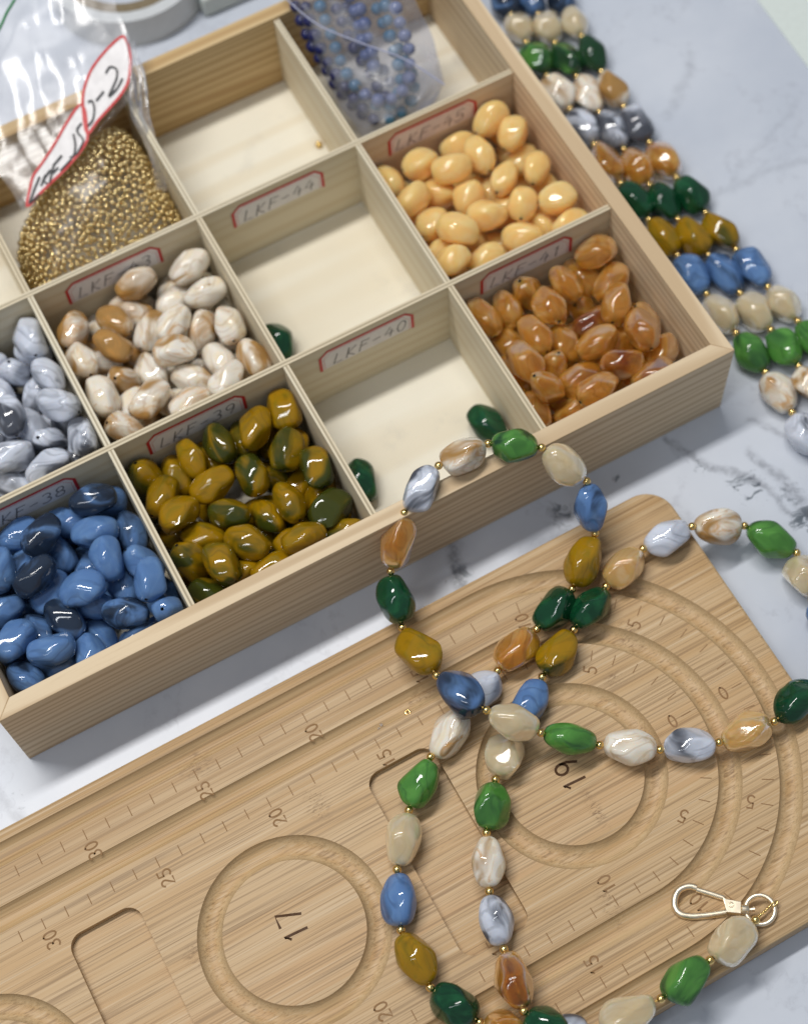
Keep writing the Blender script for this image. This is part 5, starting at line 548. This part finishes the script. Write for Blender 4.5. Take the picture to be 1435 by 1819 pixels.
LL = ['dark green bead by the divider, behind the necklace in the LKF-40 compartment', 'dark green bead against the divider beside the mustard beads', 'dark green bead alone in the empty compartment behind the tray middle', 'dark green bead half hidden behind the front rim of the empty compartment']
for b, lab in zip(LOOSE, LL): tag(put_bead('loose_bead', 'dkgreen', b[:3], b[3:6], .4), lab, 'bead', 'loose dark green beads in the empty compartments')

# ------------------------------------------------------------------ strung beads
def gold_ball(r, seg=14, rings=10, bore=.35):
    vs, fs = [], []
    a0 = math.asin(bore)
    for i in range(rings + 1):
        t = a0 + (math.pi - 2 * a0) * i / rings
        for k in range(seg): g = 2 * math.pi * k / seg; vs.append((r * math.cos(t), r * math.sin(t) * math.cos(g), r * math.sin(t) * math.sin(g)))
    for i in range(rings):
        for k in range(seg): fs.append((i * seg + k, i * seg + (k + 1) % seg, (i + 1) * seg + (k + 1) % seg, (i + 1) * seg + k))
    me = bpy.data.meshes.new('spacer_bead'); me.from_pydata([tuple(c * S for c in v) for v in vs], [], fs); me.update(); me.shade_smooth(); me.materials.append(GOLD); return me
SPACER = gold_ball(.175)
KIND = {'blue_dark': ('blue', .74), 'blue': ('blue', .3), 'green_dark': ('green', .85), 'green': ('green', .44), 'white': ('grey', .12), 'grey': ('grey', .52), 'shell': ('shell', .5), 'beige': ('beige', .3), 'olive': ('olive', .25), 'dkgreen': ('dkgreen', .35), 'amber': ('amber', .25), 'amber_brown': ('amber', .95), 'honey': ('honey', .35)}
PLAB = {'blue_dark': 'smoky dark blue bead', 'blue': 'blue marbled bead', 'green_dark': 'dark streaked green bead', 'green': 'bright green marbled bead', 'white': 'white bead with faint veins', 'grey': 'white bead with grey swirls', 'shell': 'cream and tan swirled bead', 'beige': 'translucent beige bead', 'olive': 'mustard yellow bead', 'dkgreen': 'dark emerald green bead', 'amber': 'orange amber bead', 'amber_brown': 'reddish brown amber bead', 'honey': 'pale honey bead'}
def strand(root, joints, kinds, base, var=0):
    J = [V(p) for p in joints]
    for i, k in enumerate(kinds):
        a, b = J[i], J[i + 1]; d = b - a; l = d.length; sc = min(1.12, max(.86, (l - .27) / 2.12)); kd, dk = KIND[k]
        w = rnd.uniform(.96, 1.04); c = (a + b) / 2
        o = put_bead('bead', kd, c, d, min(1, max(0, dk + rnd.uniform(-.12, .15))), root, (sc, w, w * rnd.uniform(.95, 1.03)), (i * 5 + var) % 9, base); o['label'] = PLAB[k]
    for i, p in enumerate(J):
        d = (J[min(i + 1, len(J) - 1)] - J[max(i - 1, 0)]).normalized(); o = bpy.data.objects.new('spacer_bead', SPACER); col.objects.link(o); o.parent = root
        M = axis_rot(d, 0).to_4x4(); M.translation = (p - base) * S; o.matrix_basis = M
    tube('cord', [p - base for p in J], .045, CORD, root, 6)
nb = V((16, -10, ZB)); neck = tag(empty('bead_necklace', nb), 'long necklace of mixed coloured beads and gold spacers looped over bamboo board and tray', 'necklace')
strand(neck, MAIN, MAIN_T, nb)
SL = ['strand of coloured beads lying closest to the tray, partly hidden by its side', 'middle one of the three bead strands laid side by side beside the tray', 'outermost bead strand on the open marble, farthest from the tray']
for s in range(3):
    bb = V(TRIPLE[s][6]); st = tag(empty('bead_strand', (bb.x, bb.y, 0)), SL[s], 'bead strand', 'three strands laid side by side on the marble')
    strand(st, TRIPLE[s], TRIPLE_T, V((bb.x, bb.y, 0)), s * 2 + 1)

# clasp of the necklace (a part with its own pieces)
clasp = empty('clasp'); clasp.parent = neck
rel = lambda pts: [V(p) - nb for p in pts]
tube('hook', catmull(rel(CL_HOOK), 6), .135, CHAMP, clasp, 12)
tube('gate', rel(CL_GATE), .115, CHAMP, clasp, 12)
def slab(name, poly, h, mat, parent, bv=.03):
    P = [V(p) for p in poly]; n = len(P); vs = [p - V((0, 0, h / 2)) for p in P] + [p + V((0, 0, h / 2)) for p in P]
    fs = [tuple(range(n)), tuple(range(n, 2 * n))[::-1]] + [(i, n + i, n + (i + 1) % n, (i + 1) % n) for i in range(n)]
    o = mesh_obj(name, vs, fs, mat, parent); bm = bmesh.new(); bm.from_mesh(o.data); bmesh.ops.recalc_face_normals(bm, faces=bm.faces); bm.to_mesh(o.data); bm.free(); bevel(o, bv); return o
slab('clasp_body', rel(CL_BODY), .30, CHAMP, clasp)
rv = V(CL_RIVET) - nb + V((0, 0, .155)); tube('rivet', [rv + V((.09 * math.cos(a * math.pi / 8), .09 * math.sin(a * math.pi / 8), 0)) for a in range(16)], .028, CHAMP, clasp, 8, True)
sw = rel(CL_SWIV); tube('swivel', [sw[0], sw[0].lerp(sw[1], .08), sw[0].lerp(sw[1], .5), sw[0].lerp(sw[1], .92), sw[1], sw[1].lerp(sw[2], .1), sw[1].lerp(sw[2], .6), sw[2]], [.17, .20, .20, .19, .17, .08, .08, .12], CHAMP, clasp, 16)
rc = V(CL_RING) - nb; rr = (V(CL_RINGP) - V(CL_RING)).length
ringp = [rc + V((rr * math.cos(a), rr * math.sin(a), .05 + .06 * math.cos(a))) for a in [2 * math.pi * i / 40 for i in range(40)]]
tube('ring', ringp, .10, CHAMP, clasp, 10, True)
tube('wire_loop', catmull(rel(CL_WIRE), 5), .04, GOLD, clasp, 8)
for i, p in enumerate(catmull(rel(CL_WIRE)[:4], 4)):
    o = bpy.data.objects.new('chain_bead', SPACER); col.objects.link(o); o.parent = clasp; o.location = p * S; o.scale = (.33,) * 3

# ------------------------------------------------------------------ small loose findings
gb = bpy.data.objects.new('gold_bead', SPACER); col.objects.link(gb); gb.location = V(GOLD1) * S; tag(gb, 'single small gold bead lying on the floor of the empty back compartment', 'bead')
cr = V(CRIMP); crimp = mesh_obj('crimp_ring', *tube_geo([V((.10 * math.cos(a * math.pi / 8), .10 * math.sin(a * math.pi / 8), 0)) for a in range(16)], .035, 8, True), GOLD, None, True); crimp.location = cr * S; crimp.scale.z = 1.8
tag(crimp, 'tiny gold crimp ring lying in the straight groove of the bamboo board', 'crimp ring')
CRY = plain('clear_crystal', (.9, .9, .92), .05, 0, .6, **{'Transmission Weight': .85})
for i, p in enumerate(CRYS):
    bm = bmesh.new(); bmesh.ops.create_icosphere(bm, subdivisions=1, radius=.075 * S); me = bpy.data.meshes.new('crystal'); bm.to_mesh(me); bm.free()
    c = link('crystal', me, CRY); c.location = V(p) * S; c.rotation_euler = (i, i * 2, 0); tag(c, 'tiny clear crystal in the groove beside the gold crimp ring', 'crystal', 'tiny clear crystals in the groove')

# ------------------------------------------------------------------ bag of gold beads in the back row
def pile_inside(x, y):
    """closeness to the edge of the heap, corners rounded off (soft minimum over its sides)"""
    T = [(8.5, 17.9), (16.3, 18.2), (16.3, 25.3), (14.0, 25.3), (8.2, 22.2)]; e = 0
    for i in range(len(T)):
        (x0, y0), (x1, y1) = T[i], T[(i + 1) % len(T)]; ex, ey = x1 - x0, y1 - y0; e += math.exp(-1.7 * ((y - y0) * ex - (x - x0) * ey) / math.hypot(ex, ey))
    return -math.log(e) / 1.7
def pile_z(x, y):
    d = max(0, pile_inside(x, y)); t = min(1, d / 2.2); H = 3.1 + max(0, min(2.0, (y - 19.0) * .30 + (x - 12) * .10)); return .6 + H * (1 - (1 - t) ** 2.4) ** .55 * (.94 + .06 * math.sin(x * 1.1) * math.cos(y * .9))
pts = []; cells = {}; RB = .136
for layer, tries in ((0, 26000), (1, 14000)):
    for _ in range(tries):
        x, y = rnd.uniform(8.3, 16.25), rnd.uniform(17.4, 25.3)
        d = pile_inside(x, y)
        if d < .01: continue
        z = pile_z(x, y) - layer * .32; md = (2.04 if layer == 0 else 1.6) * RB
        if d < .5 and rnd.random() < .7: z -= rnd.uniform(0, max(0, z - .6))
        key = (int(x / .29), int(y / .29), int(z / .29)); ok = True
        for a in (-1, 0, 1):
            for b in (-1, 0, 1):
                for c in (-1, 0, 1):
                    for q in cells.get((key[0] + a, key[1] + b, key[2] + c), ()):
                        if (q[0] - x) ** 2 + (q[1] - y) ** 2 + (q[2] - z) ** 2 < md ** 2: ok = False
        if ok: cells.setdefault(key, []).append((x, y, z)); pts.append((x, y, z))
bm = bmesh.new(); bmesh.ops.create_icosphere(bm, subdivisions=2, radius=.93 * RB * S); gme = bpy.data.meshes.new('tiny_gold_bead'); bm.to_mesh(gme); bm.free(); gme.shade_smooth(); gme.materials.append(GOLD_SMALL)
bag_base = V((12, 21, FL))
order = sorted(range(len(pts)), key=lambda i: -pts[i][2] + .25 * abs(pts[i][0] - 13) + .35 * (pts[i][1] - 19)); near = set(order[:300])
rest_v, rest_f = [], []; iv = [v.co.copy() / S for v in gme.vertices]; jf = [tuple(p.vertices) for p in gme.polygons]
for i, p in enumerate(pts):
    if i in near:
        o = bpy.data.objects.new('tiny_gold_bead', gme); col.objects.link(o); o.location = V(p) * S; tag(o, 'tiny gold bead inside the labelled plastic bag', 'bead', 'gold beads in the plastic bag')
    else:
        b0 = len(rest_v); rest_v += [v + V(p) for v in iv]; rest_f += [tuple(k + b0 for k in f) for f in jf]
gr = mesh_obj('tiny_gold_beads', rest_v, rest_f, GOLD_SMALL, None, True); gr['kind'] = 'stuff'; tag(gr, 'heap of tiny gold beads filling the plastic bag', 'beads', 'gold beads in the plastic bag')

bag = tag(empty('zip_bag', bag_base), 'clear zip bag of gold beads with a red bordered handwritten label', 'plastic bag')
relb = lambda p: V(p) - bag_base
def grid_mesh(name, G, mat, parent, off):
    R, Cn = len(G), len(G[0]); vs = [V(p) - off for r in G for p in r]; fs = [(j * Cn + i, j * Cn + i + 1, (j + 1) * Cn + i + 1, (j + 1) * Cn + i) for j in range(R - 1) for i in range(Cn - 1)]
    return mesh_obj(name, vs, fs, mat, parent, True)
def wrinkle(p, a, s=.9): return V(p) + V((0, 0, a * (noise.noise(V(p) * s) + .5 * noise.noise(V(p) * s * 2.7))))
def crease(p, i, j): return wrinkle(V(p) + V((0, 0, .16 * abs(math.sin(i * .62 + j * .10 + 1.3 * noise.noise(V((i * .12, j * .09, 3))))) ** 3)), .07, .5)
grid_mesh('film', [[crease(p, i, j) for i, p in enumerate(r)] for j, r in enumerate(FILM)], FILM_S, bag, bag_base)
grid_mesh('film', [[wrinkle(V(p) + V((.1, .5, -.75)), .18, .5) for p in r] for r in FILM], FILM_M, bag, bag_base)
G = []
for j in range(41):
    row = []
    for i in range(41):
        x = 8.3 + (16.2 - 8.3) * i / 40; y = 17.5 + (25.2 - 17.5) * j / 40; z = pile_z(x, y) + .2 if pile_inside(x, y) > 0 else .62 + .12
        row.append(V((x, y, z + .06 * noise.noise(V((x * 1.5, y * 1.5, 0))))))
    G.append(row)
grid_mesh('film', G, FILM_T, bag, bag_base)
# crumpled edge of the bag where the film doubles back on itself
FILM_F = film('folded_film', (.96, .96, .97), .14, .1, .5, .7)
fold = []
for p0, p1 in FOLD: fold.append([wrinkle(V(p0).lerp(V(p1), t / 6) + V((0, 0, .28 * math.sin(math.pi * t / 6 * 2))), .35, 1.6) for t in range(7)])
grid_mesh('folded_edge', fold, FILM_F, bag, bag_base)
def poly_obj(name, P, mat, parent):
    c = sum((V(p) for p in P), V()) / len(P); vs = [relb(p) for p in P] + [relb(c)]; n = len(P)
    return mesh_obj(name, vs, [(i, (i + 1) % n, n) for i in range(n)], mat, parent)
def ribbon3(name, P, w, mat, parent, closed=False, off=None):
    P = [V(p) for p in P]; n = len(P); up = V((.16, .39, -.9)) * -1; vs = []; fs = []
    for i in range(n):
        t = (P[(i + 1) % n] - P[i - 1]) if closed else (P[min(i + 1, n - 1)] - P[max(i - 1, 0)]); q = t.cross(up).normalized() * (w / 2); vs += [P[i] + q - off, P[i] - q - off]
    for i in range(n if closed else n - 1): k = (i + 1) % n; fs.append((2 * i, 2 * i + 1, 2 * k + 1, 2 * k))
    return mesh_obj(name, vs, fs, mat, parent)
lift = lambda P, d: [V(p) + V((-.16, -.39, .9)) * d for p in P]
for P in (STK_LO, STK_UP):
    st = poly_obj('label_sticker', lift(P, .12), PAPER, bag); ribbon3('border', catmull(lift(P, .15), 3, True), .13, RED, st, True, bag_base)
wparent = st
for w in STK_WR: ribbon3('handwriting', catmull(lift(w, .16), 4) if len(w) > 2 else lift(w, .16), .085, MARKER, wparent, False, bag_base)
ZIPG = plain('green_zip', (.02, .22, .07), .4); tube('zip_line', catmull([relb(p) for p in ZIP], 5), .07, ZIPG, bag, 8)

# ------------------------------------------------------------------ bag of blue strands in the far corner compartment
BLUE_M = {'navy': plain('navy_glass', (.016, .020, .10), .15), 'turq': plain('turquoise_glass', (.07, .20, .30), .15), 'clear': plain('pale_glass', (.20, .23, .36), .12), 'denim': plain('denim_glass', (.09, .13, .28), .15)}
bm = bmesh.new(); bmesh.ops.create_uvsphere(bm, u_segments=14, v_segments=10, radius=.33 * S); sme = bpy.data.meshes.new('small_bead'); bm.to_mesh(sme); bm.free(); sme.shade_smooth()
SD = {}
for k, m in BLUE_M.items(): SD[k] = sme.copy(); SD[k].materials.append(m)
SLAB = ['navy glass bead strand along the left edge of the blue bag', 'second navy glass bead strand, just inside the outer navy one', 'turquoise glass bead strand looped inside the blue bag', 'pale clear bead strand curving on top inside the blue bag', 'denim blue bead strand doubled back in the middle of the blue bag', 'navy strand lying lower between turquoise and denim strands in the blue bag', 'navy strand at the very bottom, below the others in the blue bag', 'turquoise bead strand at the side of the blue bag nearest the tray wall']
bb0 = V((27.5, 21, FL))
for (k, P), lab in zip(BSTR, SLAB):
    r0 = tag(empty('small_bead_strand', bb0), lab, 'bead strand', 'blue bead strands in the plastic bag'); C_ = catmull(P, 12); acc = 0; last = None
    for p in C_:
        if last is None or (p - last).length >= .62:
            o = bpy.data.objects.new('small_bead', SD[k]); col.objects.link(o); o.parent = r0; o.location = (p - bb0) * S; s = rnd.uniform(.85, 1.08); o.scale = (s, s, s * .95); last = p
    tube('cord', [p - bb0 for p in C_[::4]], .03, CORD, r0, 5)
bag2 = tag(empty('clear_bag', bb0), 'crumpled clear plastic bag of blue bead strands in the far corner compartment', 'plastic bag')
grid_mesh('film', [[wrinkle(p, .5, 1.1) for p in r] for r in BFILM], FILM_B, bag2, bb0)
grid_mesh('film', [[V((p[0], p[1], max(.6, p[2] - 1.9 * math.sin(math.pi * i / 20) ** .5))) for i, p in enumerate(r)] for r in BFILM], FILM_B, bag2, bb0)
SEAM = plain('film_seam', (.42, .44, .58), .4); tube('seam', [p - bb0 for p in catmull(BSEAM, 6)], .04, SEAM, bag2, 6)

# ------------------------------------------------------------------ things behind the tray
tp = V(TAPE)
def lathe(name, prof, mat, parent, seg=64):
    vs, fs = [], []; n = len(prof)
    for k in range(seg):
        g = 2 * math.pi * k / seg
        for r, z in prof: vs.append((r * math.cos(g), r * math.sin(g), z))
    for k in range(seg):
        for i in range(n): fs.append((k * n + i, ((k + 1) % seg) * n + i, ((k + 1) % seg) * n + (i + 1) % n, k * n + (i + 1) % n))
    return mesh_obj(name, vs, fs, mat, parent, True, 35)
roll = tag(empty('tape_roll', (tp.x, tp.y, 0)), 'roll of clear tape with brown core behind the tray', 'tape roll')
lathe('core', [(3.0, 0), (3.55, 0), (3.55, 1.9), (3.0, 1.9)], plain('brown_card', (.20, .155, .09), .7), roll)
lathe('tape', [(3.56, .02), (4.2, .02), (4.2, 1.88), (3.56, 1.88)], plain('clear_tape', (.60, .62, .63), .15), roll)
a, b = V(PANEL[0]), V(PANEL[1]); ang = math.atan2(b.y - a.y, b.x - a.x)
lid = box('storage_box', (-3, 0, .02), (9, 8, 1.3), plain('pale_plastic', (.55, .60, .58), .35), None, .15); M = Matrix.Rotation(ang, 4, 'Z'); M.translation = (a + V((0, 0, .66))) * S; lid.matrix_basis = M @ Matrix.Translation(V((7.2, 4.15, 0)) * S); tag(lid, 'pale grey green plastic box behind the tray', 'box')
a, b = V(SHEET[0]), V(SHEET[1]); ang = math.atan2(a.y - b.y, a.x - b.x)
sh = mesh_obj('paper_sheet', [(-12, 0, 0), (14, 0, 0), (14, -18, 0), (-12, -18, 0), (-12, 0, .03), (14, 0, .03), (14, -18, .03), (-12, -18, .03)], [(0, 1, 2, 3), (7, 6, 5, 4), (0, 4, 5, 1), (1, 5, 6, 2), (2, 6, 7, 3), (3, 7, 4, 0)], plain('pale_green_paper', (.66, .72, .68), .6))
sh.location = (b + V((0, 0, .02))) * S; sh.rotation_euler.z = ang; tag(sh, 'pale green sheet lying on the marble at the far corner', 'sheet')
